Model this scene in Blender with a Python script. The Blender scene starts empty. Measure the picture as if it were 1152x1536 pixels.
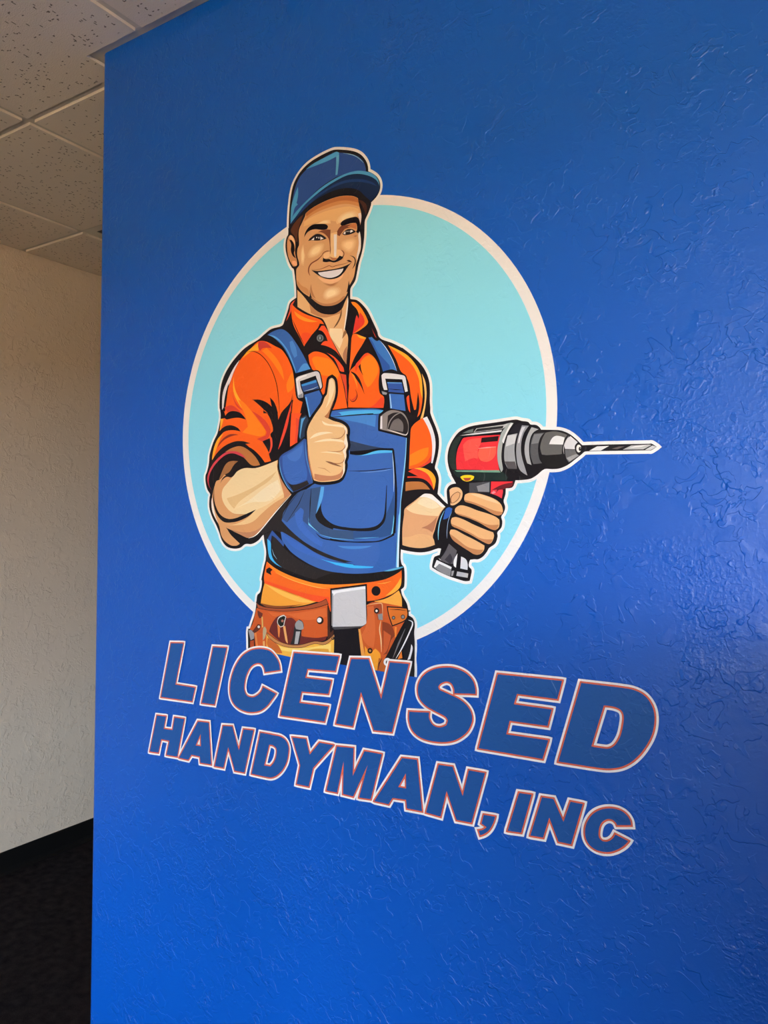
import bpy, bmesh, math, random
import numpy as np
from mathutils import Vector, Matrix
from mathutils.geometry import tessellate_polygon

random.seed(7)
SC = bpy.context.scene
COL = SC.collection

# ---------------------------------------------------------------- camera
IW, IH, FPX = 1152.0, 1536.0, 1126.0
YAW, PITCH, ROLL = math.radians(32.73), math.radians(0.576), math.radians(0.627)
CAM = Vector((0.0, 0.0, 1.527))
_f = Vector((-math.sin(YAW) * math.cos(PITCH), math.cos(YAW) * math.cos(PITCH), math.sin(PITCH)))
_r = Vector((math.cos(YAW), math.sin(YAW), 0.0))
_u = _r.cross(_f)
R_ = _r * math.cos(ROLL) + _u * math.sin(ROLL)
U_ = -_r * math.sin(ROLL) + _u * math.cos(ROLL)
cam_data = bpy.data.cameras.new('camera')
cam = bpy.data.objects.new('camera', cam_data)
COL.objects.link(cam)
cam_data.sensor_fit = 'VERTICAL'
cam_data.sensor_height = 36.0
cam_data.lens = 36.0 * FPX / IH
cam_data.clip_start = 0.02
cam.matrix_world = Matrix(((R_.x, U_.x, -_f.x, CAM.x), (R_.y, U_.y, -_f.y, CAM.y), (R_.z, U_.z, -_f.z, CAM.z), (0, 0, 0, 1)))
SC.camera = cam

# ---------------------------------------------------------------- view, sky, sun
SC.view_settings.view_transform = 'Standard'
SC.view_settings.look = 'None'
SC.view_settings.exposure = -0.18
SC.view_settings.gamma = 1.0
SC.view_settings.use_curve_mapping = False
SC.cycles.use_denoising = True
SC.cycles.max_bounces = 10
SC.cycles.diffuse_bounces = 6
SC.cycles.sample_clamp_indirect = 8.0

world = bpy.data.worlds.new('sky')
SC.world = world
world.use_nodes = True
wn = world.node_tree.nodes
wn['Background'].inputs['Color'].default_value = (0.76, 0.88, 1.0, 1)
wn['Background'].inputs['Strength'].default_value = 56.0
sun_d = bpy.data.lights.new('sun_offscreen', 'SUN')
sun_d.energy = 46.0
sun_d.angle = 0.01
sun_d.color = (1.0, 0.84, 0.64)
sun = bpy.data.objects.new('sun_offscreen', sun_d)
COL.objects.link(sun)
sun.rotation_euler = (math.radians(-38), 0, math.radians(20))

# ---------------------------------------------------------------- sizes (metres)
YW = 1.1764          # face of the blue wall
XE = -1.608          # end of the blue wall
WT = 0.135           # its thickness
XL = -3.086          # cream wall
ZC = 2.669           # underside of ceiling tiles
DROP = 0.008         # how far a tile hangs below its grid
XR, YF, YB = 3.3, -3.6, 5.2

# ---------------------------------------------------------------- materials
def srgb(h):
    v = [int(h[i:i + 2], 16) / 255 for i in (0, 2, 4)]
    return tuple(c / 12.92 if c <= 0.04045 else ((c + 0.055) / 1.055) ** 2.4 for c in v) + (1.0,)

def new_mat(name):
    m = bpy.data.materials.new(name)
    m.use_nodes = True
    nt = m.node_tree
    return m, nt, nt.nodes['Principled BSDF']

def N(nt, kind, **kw):
    n = nt.nodes.new(kind)
    for k, v in kw.items():
        if k in n.inputs:
            n.inputs[k].default_value = v
        else:
            setattr(n, k, v)
    return n

_tex_group = None
def trowel_group():
    """hand-trowelled wall texture: flat patches with raised, broken edges"""
    global _tex_group
    if _tex_group:
        return _tex_group
    g = bpy.data.node_groups.new('trowel_texture', 'ShaderNodeTree')
    g.interface.new_socket('Height', in_out='OUTPUT', socket_type='NodeSocketFloat')
    out = g.nodes.new('NodeGroupOutput')
    geo = N(g, 'ShaderNodeNewGeometry')
    L = g.links.new
    def noise(scale, detail, rough=0.5, dist=0.0, off=0.0):
        mp = N(g, 'ShaderNodeVectorMath', operation='ADD')
        mp.inputs[1].default_value = (off, off * 1.7, off * 0.6)
        L(geo.outputs['Position'], mp.inputs[0])
        n = N(g, 'ShaderNodeTexNoise', Scale=scale, Detail=detail, Roughness=rough, Distortion=dist)
        L(mp.outputs[0], n.inputs['Vector'])
        return n.outputs['Fac']
    def ramp(src, a, b):
        n = N(g, 'ShaderNodeMapRange', interpolation_type='SMOOTHSTEP')
        n.inputs['From Min'].default_value = a
        n.inputs['From Max'].default_value = b
        L(src, n.inputs['Value'])
        return n.outputs['Result']
    def mth(op, a, b):
        n = N(g, 'ShaderNodeMath', operation=op)
        for i, s in enumerate((a, b)):
            if isinstance(s, (int, float)):
                n.inputs[i].default_value = s
            else:
                L(s, n.inputs[i])
        return n.outputs[0]
    pa = ramp(noise(30, 2, 0.5, 0.7), 0.50, 0.53)
    pb = ramp(noise(52, 2, 0.5, 0.6, 4.3), 0.53, 0.565)
    ga = ramp(noise(13, 2, off=9.1), 0.41, 0.62)
    gb = ramp(noise(16, 2, off=2.7), 0.42, 0.60)
    fine = ramp(noise(150, 2, off=1.1), 0.40, 0.75)
    gf = ramp(noise(6, 2, off=6.6), 0.45, 0.7)
    h = mth('ADD', mth('MULTIPLY', pa, ga), mth('MULTIPLY', pb, mth('MULTIPLY', gb, 0.8)))
    h = mth('ADD', h, mth('MULTIPLY', fine, mth('ADD', mth('MULTIPLY', gf, 0.5), 0.06)))
    h = mth('ADD', h, mth('MULTIPLY', noise(420, 1, off=3.3), 0.06))
    L(h, out.inputs[0])
    _tex_group = g
    return g

def textured(name, color, rough, strength, dist=0.0009, spec=0.5):
    m, nt, b = new_mat(name)
    b.inputs['Base Color'].default_value = color
    b.inputs['Roughness'].default_value = rough
    b.inputs['Specular IOR Level'].default_value = spec
    g = nt.nodes.new('ShaderNodeGroup')
    g.node_tree = trowel_group()
    bp = N(nt, 'ShaderNodeBump', Strength=strength, Distance=dist)
    nt.links.new(g.outputs[0], bp.inputs['Height'])
    nt.links.new(bp.outputs[0], b.inputs['Normal'])
    return m

M_BLUE = textured('blue_wall_paint', (0.0, 0.090, 0.50, 1), 0.40, 1.0, 0.0008, 0.44)
M_CREAM = textured('cream_wall_paint', srgb('D3C3B2'), 0.6, 1.0, 0.0011, 0.3)
M_WHITE = textured('off_white_wall_paint', srgb('D2C0A8'), 0.6, 0.5)

def plain(name, hexc, rough=0.5, metal=0.0, noise=0.0, nscale=60.0):
    m, nt, b = new_mat(name)
    c = srgb(hexc)
    b.inputs['Roughness'].default_value = rough
    b.inputs['Metallic'].default_value = metal
    b.inputs['Base Color'].default_value = c
    if noise:
        t = N(nt, 'ShaderNodeTexNoise', Scale=nscale, Detail=3.0)
        g = N(nt, 'ShaderNodeNewGeometry')
        nt.links.new(g.outputs['Position'], t.inputs['Vector'])
        r = N(nt, 'ShaderNodeMapRange')
        r.inputs['To Min'].default_value = 1 - noise
        r.inputs['To Max'].default_value = 1 + noise
        nt.links.new(t.outputs['Fac'], r.inputs['Value'])
        mx = N(nt, 'ShaderNodeVectorMath', operation='SCALE')
        mx.inputs[0].default_value = c[:3]
        nt.links.new(r.outputs[0], mx.inputs['Scale'])
        nt.links.new(mx.outputs[0], b.inputs['Base Color'])
    return m

M_GRID = plain('grid_enamel', 'D2CBC0', 0.5)
M_VENT = plain('vent_enamel', 'CFCBC2', 0.45)
M_DUCT = plain('duct_sheet_metal', '7A7A78', 0.6)
M_BASE = plain('black_rubber_base', '0B0B0C', 0.45, noise=0.1)
M_SLAB = plain('deck_grey', '8C8880', 0.9)
M_PAVE = plain('pavement', 'B09068', 0.9, noise=0.2, nscale=3)

def tile_mat():
    m, nt, b = new_mat('fissured_ceiling_tile')
    L = nt.links.new
    geo = N(nt, 'ShaderNodeNewGeometry')
    n1 = N(nt, 'ShaderNodeTexNoise', Scale=150.0, Detail=2.0, Roughness=0.6, Distortion=0.8)
    n3 = N(nt, 'ShaderNodeTexNoise', Scale=320.0, Detail=2.0)
    for n in (n1, n3):
        L(geo.outputs['Position'], n.inputs['Vector'])
    hgt = N(nt, 'ShaderNodeMath', operation='MULTIPLY_ADD')
    hgt.inputs[1].default_value = 0.5
    L(n1.outputs['Fac'], hgt.inputs[0])
    L(n3.outputs['Fac'], hgt.inputs[2])
    bp = N(nt, 'ShaderNodeBump', Strength=0.8, Distance=0.0012)
    L(hgt.outputs[0], bp.inputs['Height'])
    L(bp.outputs[0], b.inputs['Normal'])
    b.inputs['Base Color'].default_value = srgb('EAE0D4')
    b.inputs['Roughness'].default_value = 0.95
    b.inputs['Specular IOR Level'].default_value = 0.1
    return m
M_TILE = tile_mat()
M_PORE_SHADE = plain('fibre_core_pore_shade', '857B70', 0.95, noise=0.15, nscale=200)  # fibre core, coloured darker than the face so pores read as shaded

def carpet_mat():
    m, nt, b = new_mat('charcoal_carpet')
    L = nt.links.new
    geo = N(nt, 'ShaderNodeNewGeometry')
    n1 = N(nt, 'ShaderNodeTexNoise', Scale=260.0, Detail=3.0, Roughness=0.7)
    n2 = N(nt, 'ShaderNodeTexNoise', Scale=30.0, Detail=3.0)
    for n in (n1, n2):
        L(geo.outputs['Position'], n.inputs['Vector'])
    ad = N(nt, 'ShaderNodeMath', operation='ADD')
    L(n1.outputs['Fac'], ad.inputs[0])
    L(n2.outputs['Fac'], ad.inputs[1])
    cr = N(nt, 'ShaderNodeMapRange')
    cr.inputs['From Min'].default_value = 0.75
    cr.inputs['From Max'].default_value = 1.25
    L(ad.outputs[0], cr.inputs['Value'])
    mix = N(nt, 'ShaderNodeMix', data_type='RGBA')
    mix.inputs[6].default_value = srgb('17151A')
    mix.inputs[7].default_value = srgb('2E2A2C')
    L(cr.outputs[0], mix.inputs[0])
    L(mix.outputs[2], b.inputs['Base Color'])
    b.inputs['Roughness'].default_value = 1.0
    b.inputs['Specular IOR Level'].default_value = 0.05
    bp = N(nt, 'ShaderNodeBump', Strength=0.6, Distance=0.003)
    L(n1.outputs['Fac'], bp.inputs['Height'])
    L(bp.outputs[0], b.inputs['Normal'])
    return m
M_CARPET = carpet_mat()

# ---------------------------------------------------------------- mesh helpers
def link(name, me, parent=None, loc=None):
    o = bpy.data.objects.new(name, me)
    COL.objects.link(o)
    if parent is not None:
        o.parent = parent
    if loc is not None:
        o.location = loc
    return o

def mesh(name, verts, faces, mats):
    me = bpy.data.meshes.new(name)
    me.from_pydata(verts, [], faces)
    for m in (mats if isinstance(mats, list) else [mats]):
        me.materials.append(m)
    me.update()
    return me

def box_data(boxes):
    v, f = [], []
    for (x0, x1, y0, y1, z0, z1) in boxes:
        b = len(v)
        v += [(x0, y0, z0), (x1, y0, z0), (x1, y1, z0), (x0, y1, z0), (x0, y0, z1), (x1, y0, z1), (x1, y1, z1), (x0, y1, z1)]
        f += [tuple(b + i for i in q) for q in ((0, 3, 2, 1), (4, 5, 6, 7), (0, 1, 5, 4), (1, 2, 6, 5), (2, 3, 7, 6), (3, 0, 4, 7))]
    return v, f

def boxes(name, bl, mat, parent=None):
    v, f = box_data(bl)
    return link(name, mesh(name, v, f, mat), parent)

def prism(name, outline, z0, z1, mat, parent=None, smooth=False):
    """closed outline in x,y (counter-clockwise) extruded in z"""
    n = len(outline)
    v = [(x, y, z0) for x, y in outline] + [(x, y, z1) for x, y in outline]
    f = [tuple(range(n))[::-1], tuple(range(n, 2 * n))]
    f += [(i, (i + 1) % n, n + (i + 1) % n, n + i) for i in range(n)]
    o = link(name, mesh(name, v, f, mat), parent)
    return o

def tag(o, label=None, cat=None, group=None, kind=None):
    for k, v in (('label', label), ('category', cat), ('group', group), ('kind', kind)):
        if v:
            o[k] = v
    return o

# ---------------------------------------------------------------- room shell
r = 0.020
arc1 = [(XE + r - r * math.cos(a), YW + r - r * math.sin(a)) for a in [math.radians(90 * i / 10) for i in range(11)]]
arc2 = [(XE + r - r * math.cos(a), YW + WT - r + r * math.sin(a)) for a in [math.radians(90 * i / 10) for i in range(11)]]
outl = arc1 + [(XR, YW), (XR, YW + WT)] + arc2[::-1]
wall_back = prism('wall_back', outl, 0.0, ZC + 0.05, M_BLUE)
tag(wall_back, 'blue painted trowel-textured wall with rounded end carrying the emblem', kind='structure')
TOP = ZC + 0.18
def shell(name, b, mat, label):
    return tag(boxes(name, b, mat), label, kind='structure')
shell('wall_left', [(XL - 0.12, XL, YF, YB, 0, TOP)], M_CREAM, 'cream textured wall beyond the end of the blue wall')
shell('wall_right', [(XR, XR + 0.12, YF, YB, 0, TOP)], M_WHITE, 'plain off-white side wall')
shell('wall_far', [(XL, XR, YB, YB + 0.12, 0, TOP)], M_WHITE, 'plain off-white wall at the far end of the passage')
shell('floor', [(XL - 0.12, XR + 0.12, YF - 0.12, YB + 0.12, -0.1, 0.0)], M_CARPET, 'dark charcoal carpet floor')
# window wall behind the camera: (x0, x1, sill, head)
WIN = [(0.00, 1.60, 0.42, 1.96), (1.75, 3.15, 0.42, 1.96)]
fb, px = [], XL - 0.12
for (a, b_, s, h_) in WIN:
    fb += [(px, a, YF - 0.12, YF, 0, TOP), (a, b_, YF - 0.12, YF, 0, s), (a, b_, YF - 0.12, YF, h_, TOP)]
    px = b_
fb += [(px, XR + 0.12, YF - 0.12, YF, 0, TOP)]
shell('wall_front', fb, M_WHITE, 'off-white wall with two wide window openings')
for i, (a, b_, s, h_) in enumerate(WIN):
    t = 0.045
    w = boxes('window_%d' % (i + 1), [(a, a + t, YF - 0.09, YF - 0.03, s, h_), (b_ - t, b_, YF - 0.09, YF - 0.03, s, h_),
              (a, b_, YF - 0.09, YF - 0.03, s, s + t), (a, b_, YF - 0.09, YF - 0.03, h_ - t, h_)], plain('bronze_frame_%d' % i, '2B2622', 0.4, 0.6))
    tag(w, 'dark bronze framed window opening', kind='structure')
    ld = bpy.data.lights.new('window_daylight_offscreen', 'AREA')
    ld.shape = 'RECTANGLE'
    ld.size, ld.size_y = b_ - a, h_ - s
    ld.cycles.is_portal = True
    lo = bpy.data.objects.new('window_daylight_offscreen', ld)
    COL.objects.link(lo)
    lo.location = ((a + b_) / 2, YF - 0.14, (s + h_) / 2)
    lo.rotation_euler = (math.radians(90), 0, 0)
g = boxes('ground', [(-40, 40, -40, YF - 0.12, -0.16, -0.10)], M_PAVE)
tag(g, 'pale pavement outside the windows', kind='structure')

# unseen half-height wall, added to shade the lower right of the blue wall
shell('added_shade_wall', [(0.14, 0.26, -0.90, YW, 0, 1.40)], M_BLUE, 'unseen half-height blue wall added to shade the emblem wall')
# ceiling: deck, grid bars, tiles
ceil = boxes('ceiling', [(XL - 0.12, XR + 0.12, YF - 0.12, YB + 0.12, TOP, TOP + 0.1)], M_SLAB)
tag(ceil, 'suspended ceiling of pitted off-white acoustic tiles in a metal grid', kind='structure')
MOD = 0.6095
XB = [-2.657 + MOD * i for i in range(0, 6)]
YBARS = [1.8665 + MOD * i for i in range(-6, 5)]
ZG = ZC + DROP
hw = 0.012
MW = 0.024
wx0, wx1, wy0, wy1 = XE - MW, XR, YW - MW, YW + WT + MW     # wall with its edge moulding
def bar_segments(fixed, lo, hi, along_x):
    if along_x and wy0 < fixed < wy1:
        return [(lo, wx0)]
    if not along_x and fixed > wx0:
        return [(lo, wy0), (wy1, hi)]
    return [(lo, hi)]
for y in YBARS:
    for (a, b_) in bar_segments(y, XL, XB[-1], True):
        boxes('grid_bar', [(a, b_, y - hw, y + hw, ZG, ZG + 0.002), (a, b_, y - 0.001, y + 0.001, ZG, ZG + 0.035)], M_GRID, ceil)
for x in XB:
    for (a, b_) in bar_segments(x, YBARS[0], YBARS[-1], False):
        boxes('grid_bar', [(x - hw, x + hw, a, b_, ZG - 0.0004, ZG + 0.0016), (x - 0.001, x + 0.001, a, b_, ZG, ZG + 0.035)], M_GRID, ceil)
# edge mouldings
boxes('edge_moulding', [(wx0, XR, wy0, YW + 0.004, ZG - 0.0008, ZG + 0.001), (wx0, XE + 0.004, wy0, wy1, ZG - 0.0009, ZG + 0.001), (wx0, XR, YW + WT - 0.004, wy1, ZG - 0.0008, ZG + 0.001)], M_GRID, ceil)
boxes('edge_moulding', [(XL, XL + 0.022, YF, YB, ZG - 0.0009, ZG + 0.001)], M_GRID, ceil)

def tile_outlines(x0, x1, y0, y1):
    """tile rectangle less the wall and its moulding"""
    cx0, cx1, cy0, cy1 = max(x0, wx0 - 0.001), x1, max(y0, wy0 - 0.001), min(y1, wy1 + 0.001)
    if cx0 >= cx1 or cy0 >= cy1:
        return [[(x0, y0), (x1, y0), (x1, y1), (x0, y1)]]
    if cx0 <= x0:                                   # spans the full width
        res = []
        if cy0 - y0 > 0.02: res.append([(x0, y0), (x1, y0), (x1, cy0), (x0, cy0)])
        if y1 - cy1 > 0.02: res.append([(x0, cy1), (x1, cy1), (x1, y1), (x0, y1)])
        return res
    if cy0 > y0 and cy1 >= y1:
        return [[(x0, y0), (x1, y0), (x1, cy0), (cx0, cy0), (cx0, y1), (x0, y1)]]
    if cy0 <= y0:
        return [[(x0, y0), (cx0, y0), (cx0, cy1), (x1, cy1), (x1, y1), (x0, y1)]]
    return [[(x0, y0), (x1, y0), (x1, cy0), (cx0, cy0), (cx0, cy1), (x1, cy1), (x1, y1), (x0, y1)]]

_tiles = {}
def tile_mesh(ol):
    """tile of the given outline, its face pierced with real pores and short fissures"""
    ox, oy = ol[0]
    key = tuple((round(x - ox, 4), round(y - oy, 4)) for x, y in ol)
    if key in _tiles:
        return _tiles[key]
    def lines(vals):
        vals = sorted(set(vals))
        out = [vals[0]]
        for p_, q_ in zip(vals, vals[1:]):
            m = max(1, round((q_ - p_) / 0.0028))
            out += [p_ + (q_ - p_) * k / m for k in range(1, m + 1)]
        return np.array(out)
    gx, gy = lines([p_[0] for p_ in key]), lines([p_[1] for p_ in key])
    nx, ny = len(gx), len(gy)
    cx, cy = np.meshgrid((gx[1:] + gx[:-1]) / 2, (gy[1:] + gy[:-1]) / 2, indexing='ij')
    ins = np.zeros(cx.shape, bool)
    for k in range(len(key)):
        (xa, ya), (xb, yb) = key[k], key[(k + 1) % len(key)]
        if ya != yb:
            ins ^= ((ya > cy) != (yb > cy)) & (cx < (xb - xa) * (cy - ya) / (yb - ya) + xa)
    rng = random.Random(len(_tiles) + 3)
    full = ins.copy()
    for _ in range(int(1500 * (gx[-1] - gx[0]) * (gy[-1] - gy[0]))):
        i_, j_ = rng.randrange(3, nx - 4), rng.randrange(3, ny - 4)
        for _k in range(rng.choice((1, 2, 2, 2, 3, 3, 4))):
            if 2 < i_ < nx - 4 and 2 < j_ < ny - 4 and full[i_ - 2:i_ + 3, j_ - 2:j_ + 3].all():
                ins[i_, j_] = False                 # an open pore into the loose core of the board
            i_, j_ = (i_ + rng.choice((-1, 1)), j_) if rng.random() < 0.5 else (i_, j_ + 1)
    h = np.zeros((nx, ny))
    X_, Y_ = np.meshgrid(gx, gy, indexing='ij')
    v = np.stack([X_, Y_, h], 2).reshape(-1, 3).tolist()
    I_, J_ = np.nonzero(ins)
    f = np.stack([I_ * ny + J_, I_ * ny + J_ + 1, (I_ + 1) * ny + J_ + 1, (I_ + 1) * ny + J_], 1).tolist()
    b0, n = len(v), len(key)
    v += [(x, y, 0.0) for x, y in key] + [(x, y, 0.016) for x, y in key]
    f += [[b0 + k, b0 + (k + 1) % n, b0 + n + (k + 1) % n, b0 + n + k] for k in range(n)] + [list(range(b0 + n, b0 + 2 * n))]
    me = mesh('ceiling_tile', v, f, [M_TILE, M_PORE_SHADE])
    me.polygons[len(f) - 1].material_index = 1     # fibre behind the painted face, its darker colour stands in for pore shade
    _tiles[key] = me
    return _tiles[key]

xs = [XL + 0.022 - hw] + XB
vent_cell = None
for i in range(len(xs) - 1):
    for j in range(len(YBARS) - 1):
        x0, x1, y0, y1 = xs[i] + hw, xs[i + 1] - hw, YBARS[j] + hw, YBARS[j + 1] - hw
        if i == 1 and j == 6:
            vent_cell = (x0, x1, y0, y1)
            continue
        for ol in tile_outlines(x0, x1, y0, y1):
            jz = random.uniform(-0.0006, 0.0006)
            link('ceiling_tile', tile_mesh(ol), ceil, (ol[0][0], ol[0][1], ZC + jz))
# the area over the rest of the room
for (a, b_, c_, d_) in ((XB[-1] + hw, XR, YF, wy0 - 0.001), (XL, XB[-1], YF, YBARS[0] - hw), (XB[-1] + hw, XR, wy1, YB), (XL, XB[-1], YBARS[-1] + hw, YB)):
    boxes('ceiling_panel', [(a, b_, c_, d_, ZC, ZC + 0.016)], M_TILE, ceil)
# air diffuser lying in the grid behind the end of the wall
x0, x1, y0, y1 = vent_cell
vent = tag(link('ceiling_vent', None, None, ((x0 + x1) / 2, (y0 + y1) / 2, ZG)), 'square metal ceiling air vent half hidden behind the blue wall end', 'vent')
hx = (x1 - x0) / 2 + 0.008
def ring(name, ho, hi, za, zb, mat, parent):
    v, f = [], []
    for (h1, z) in ((ho, za), (hi, zb), (hi, zb + 0.002), (ho, za + 0.002)):
        v += [(-h1, -h1, z), (h1, -h1, z), (h1, h1, z), (-h1, h1, z)]
    for k in range(4):
        for q in range(4):
            a_, b2 = q, (q + 1) % 4
            k2 = (k + 1) % 4
            f.append((k * 4 + a_, k2 * 4 + a_, k2 * 4 + b2, k * 4 + b2))
    return link(name, mesh(name, v, f, mat), parent)
ring('frame', hx, hx - 0.034, -0.0012, -0.0012, M_VENT, vent)
for k, (ho, hi) in enumerate(((0.245, 0.195), (0.175, 0.125), (0.105, 0.055))):
    ring('louvre', ho, hi, 0.0 + 0.002 * k, 0.032, M_VENT, vent)
dh = hx - 0.012
boxes('duct', [(-dh, dh, -dh, dh, 0.140, 0.144), (-dh, -dh + 0.002, -dh, dh, 0.002, 0.142), (dh - 0.002, dh, -dh, dh, 0.002, 0.142),
               (-dh, dh, -dh, -dh + 0.002, 0.002, 0.142), (-dh, dh, dh - 0.002, dh, 0.002, 0.142)], M_DUCT, vent)

# cove base along the cream wall and the blue wall
def cove(name, path_pts, label):
    prof = [(0.0, 0.095), (0.004, 0.095), (0.006, 0.088), (0.006, 0.022), (0.009, 0.010), (0.016, 0.003), (0.018, 0.0), (0.0, 0.0)]
    (xa, ya), (xb, yb), (nx, ny) = path_pts
    v = [(xa + nx * d, ya + ny * d, z) for d, z in prof] + [(xb + nx * d, yb + ny * d, z) for d, z in prof]
    n = len(prof)
    f = [(i, (i + 1) % n, n + (i + 1) % n, n + i) for i in range(n)] + [tuple(range(n)), tuple(range(n, 2 * n))[::-1]]
    o = link(name, mesh(name, v, f, M_BASE))
    return tag(o, label, kind='structure')
cove('baseboard_left', ((XL, YF), (XL, YB), (1, 0)), 'black rubber cove base along the cream wall')
cove('baseboard_back', ((XE + 0.02, YW), (XR, YW), (0, -1)), 'black rubber cove base along the blue wall')

# ---------------------------------------------------------------- wall decals (printed vinyl)
# Outlines were read off magnified crops of the photograph: letter -> (x0, y0, zoom).
CROP = {'A': (420, 210, 6.7765), 'B': (425, 300, 14.4), 'C': (480, 290, 12.8), 'D': (425, 380, 8.2286), 'E': (400, 440, 9.6),
        'F': (490, 440, 8.8615), 'G': (310, 480, 8.2286), 'H': (300, 600, 8.2286), 'I': (420, 530, 8.2286), 'J': (540, 500, 8.8615),
        'K': (410, 620, 8.8615), 'L': (300, 700, 8.2286), 'M': (540, 610, 8.8615), 'N': (390, 730, 8.2286), 'O': (500, 660, 8.2286),
        'P': (500, 770, 8.2286), 'Q': (365, 840, 8.2286), 'R': (490, 870, 7.68), 'S': (590, 700, 10.97), 'T': (640, 700, 8.5308),
        'U': (665, 620, 8.8615), 'V': (740, 610, 7.68), 'W': (840, 630, 7.2), 'X': (360, 900, 14.4),
        'a': (230, 950, 8.2286), 'b': (335, 960, 6.0632), 'c': (490, 970, 5.0087), 'd': (700, 990, 3.84), 'e': (215, 1060, 6.4),
        'f': (370, 1090, 6.0632), 'g': (540, 1110, 5.2364), 'h': (700, 1170, 4.4308)}
STEP = 0.00010
_jit = [0]
def pts(s):
    out, c = [], None
    for t in s.split():
        if ',' not in t:
            c = CROP[t]
            continue
        x, y = t.split(',')
        out.append((c[0] + float(x) / c[2], c[1] + float(y) / c[2]))
    return out
def zoom_of(s):
    return CROP[s.split()[0]][2]

def smooth(P, closed=True, sub=4, corner=52.0):
    """Catmull-Rom through the points, corners sharper than `corner` degrees kept"""
    n = len(P)
    if n < 4:
        return P
    P = [np.array(p) for p in P]
    sharp = []
    for i in range(n):
        if not closed and i in (0, n - 1):
            sharp.append(True)
            continue
        a, b = P[i] - P[i - 1], P[(i + 1) % n] - P[i]
        la, lb = np.hypot(*a), np.hypot(*b)
        if la < 1e-6 or lb < 1e-6:
            sharp.append(True)
            continue
        cs = np.clip(a.dot(b) / la / lb, -1, 1)
        sharp.append(math.degrees(math.acos(cs)) > corner)
    tan = []
    for i in range(n):
        if sharp[i]:
            tan.append(None)
            continue
        a, b = P[i] - P[i - 1], P[(i + 1) % n] - P[i]
        la, lb = np.hypot(*a), np.hypot(*b)
        t = a + b
        t = t / max(np.hypot(*t), 1e-6)
        tan.append((t, 1.5 * min(la, lb)))
    out = []
    for i in range(n if closed else n - 1):
        j = (i + 1) % n
        p, q = P[i], P[j]
        d = np.hypot(*(q - p))
        out.append(tuple(p))
        if sharp[i] and sharp[j] or d < 0.8:
            continue
        t0 = tan[i][0] * min(d, tan[i][1]) if tan[i] is not None else None
        t1 = tan[j][0] * min(d, tan[j][1]) if tan[j] is not None else None
        if t0 is None: t0 = (q - p) * 1.5 - t1 * 0.5
        if t1 is None: t1 = (q - p) * 1.5 - t0 * 0.5
        for k in range(1, sub):
            u = k / sub
            h = (2 * u**3 - 3 * u**2 + 1) * p + (u**3 - 2 * u**2 + u) * t0 + (-2 * u**3 + 3 * u**2) * q + (u**3 - u**2) * t1
            out.append(tuple(h))
    if not closed:
        out.append(tuple(P[-1]))
    return out

def on_wall(p, lvl):
    """pixel -> point on the plane of the wall face (lvl print layers above it)"""
    d = R_ * ((p[0] - IW / 2) / FPX) + U_ * (-(p[1] - IH / 2) / FPX) + _f
    t = (YW - STEP * lvl - CAM.y) / d.y
    return (CAM.x + d.x * t, CAM.z + d.z * t)

LV = np.zeros((1560, 1160), np.int16)
def raster(P):
    A = np.array(P)
    x0, x1 = int(max(A[:, 0].min() - 2, 0)), int(min(A[:, 0].max() + 3, 1159))
    y0, y1 = int(max(A[:, 1].min() - 2, 0)), int(min(A[:, 1].max() + 3, 1559))
    gx, gy = np.meshgrid(np.arange(x0, x1) + 0.5, np.arange(y0, y1) + 0.5)
    ins = np.zeros(gx.shape, bool)
    for i in range(len(A)):
        xa, ya = A[i]
        xb, yb = A[(i + 1) % len(A)]
        if ya == yb:
            continue
        c = ((ya > gy) != (yb > gy)) & (gx < (xb - xa) * (gy - ya) / (yb - ya) + xa)
        ins ^= c
    # take in the cells that the outline itself runs through
    for i in range(len(A)):
        a, b = A[i], A[(i + 1) % len(A)]
        m = max(int(np.hypot(*(b - a)) * 2), 1)
        for k in range(m + 1):
            q = a + (b - a) * k / m
            ix, iy = int(q[0]) - x0, int(q[1]) - y0
            if 0 <= ix < ins.shape[1] and 0 <= iy < ins.shape[0]:
                ins[iy, ix] = True
    return (slice(y0, y1), slice(x0, x1)), ins

def claim(P, above=0):
    sl, ins = raster(P)
    reg = LV[sl]
    lv = int(reg[ins].max()) + 1 if ins.any() else 1
    lv = max(lv, above)
    reg[ins] = lv
    return lv

_vinyl = {}
def vinyl(hexc):
    if hexc not in _vinyl:
        _vinyl[hexc] = textured('vinyl_' + hexc.lower(), srgb(hexc), 0.42, 0.6, 0.0006, 0.22)
    return _vinyl[hexc]

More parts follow.
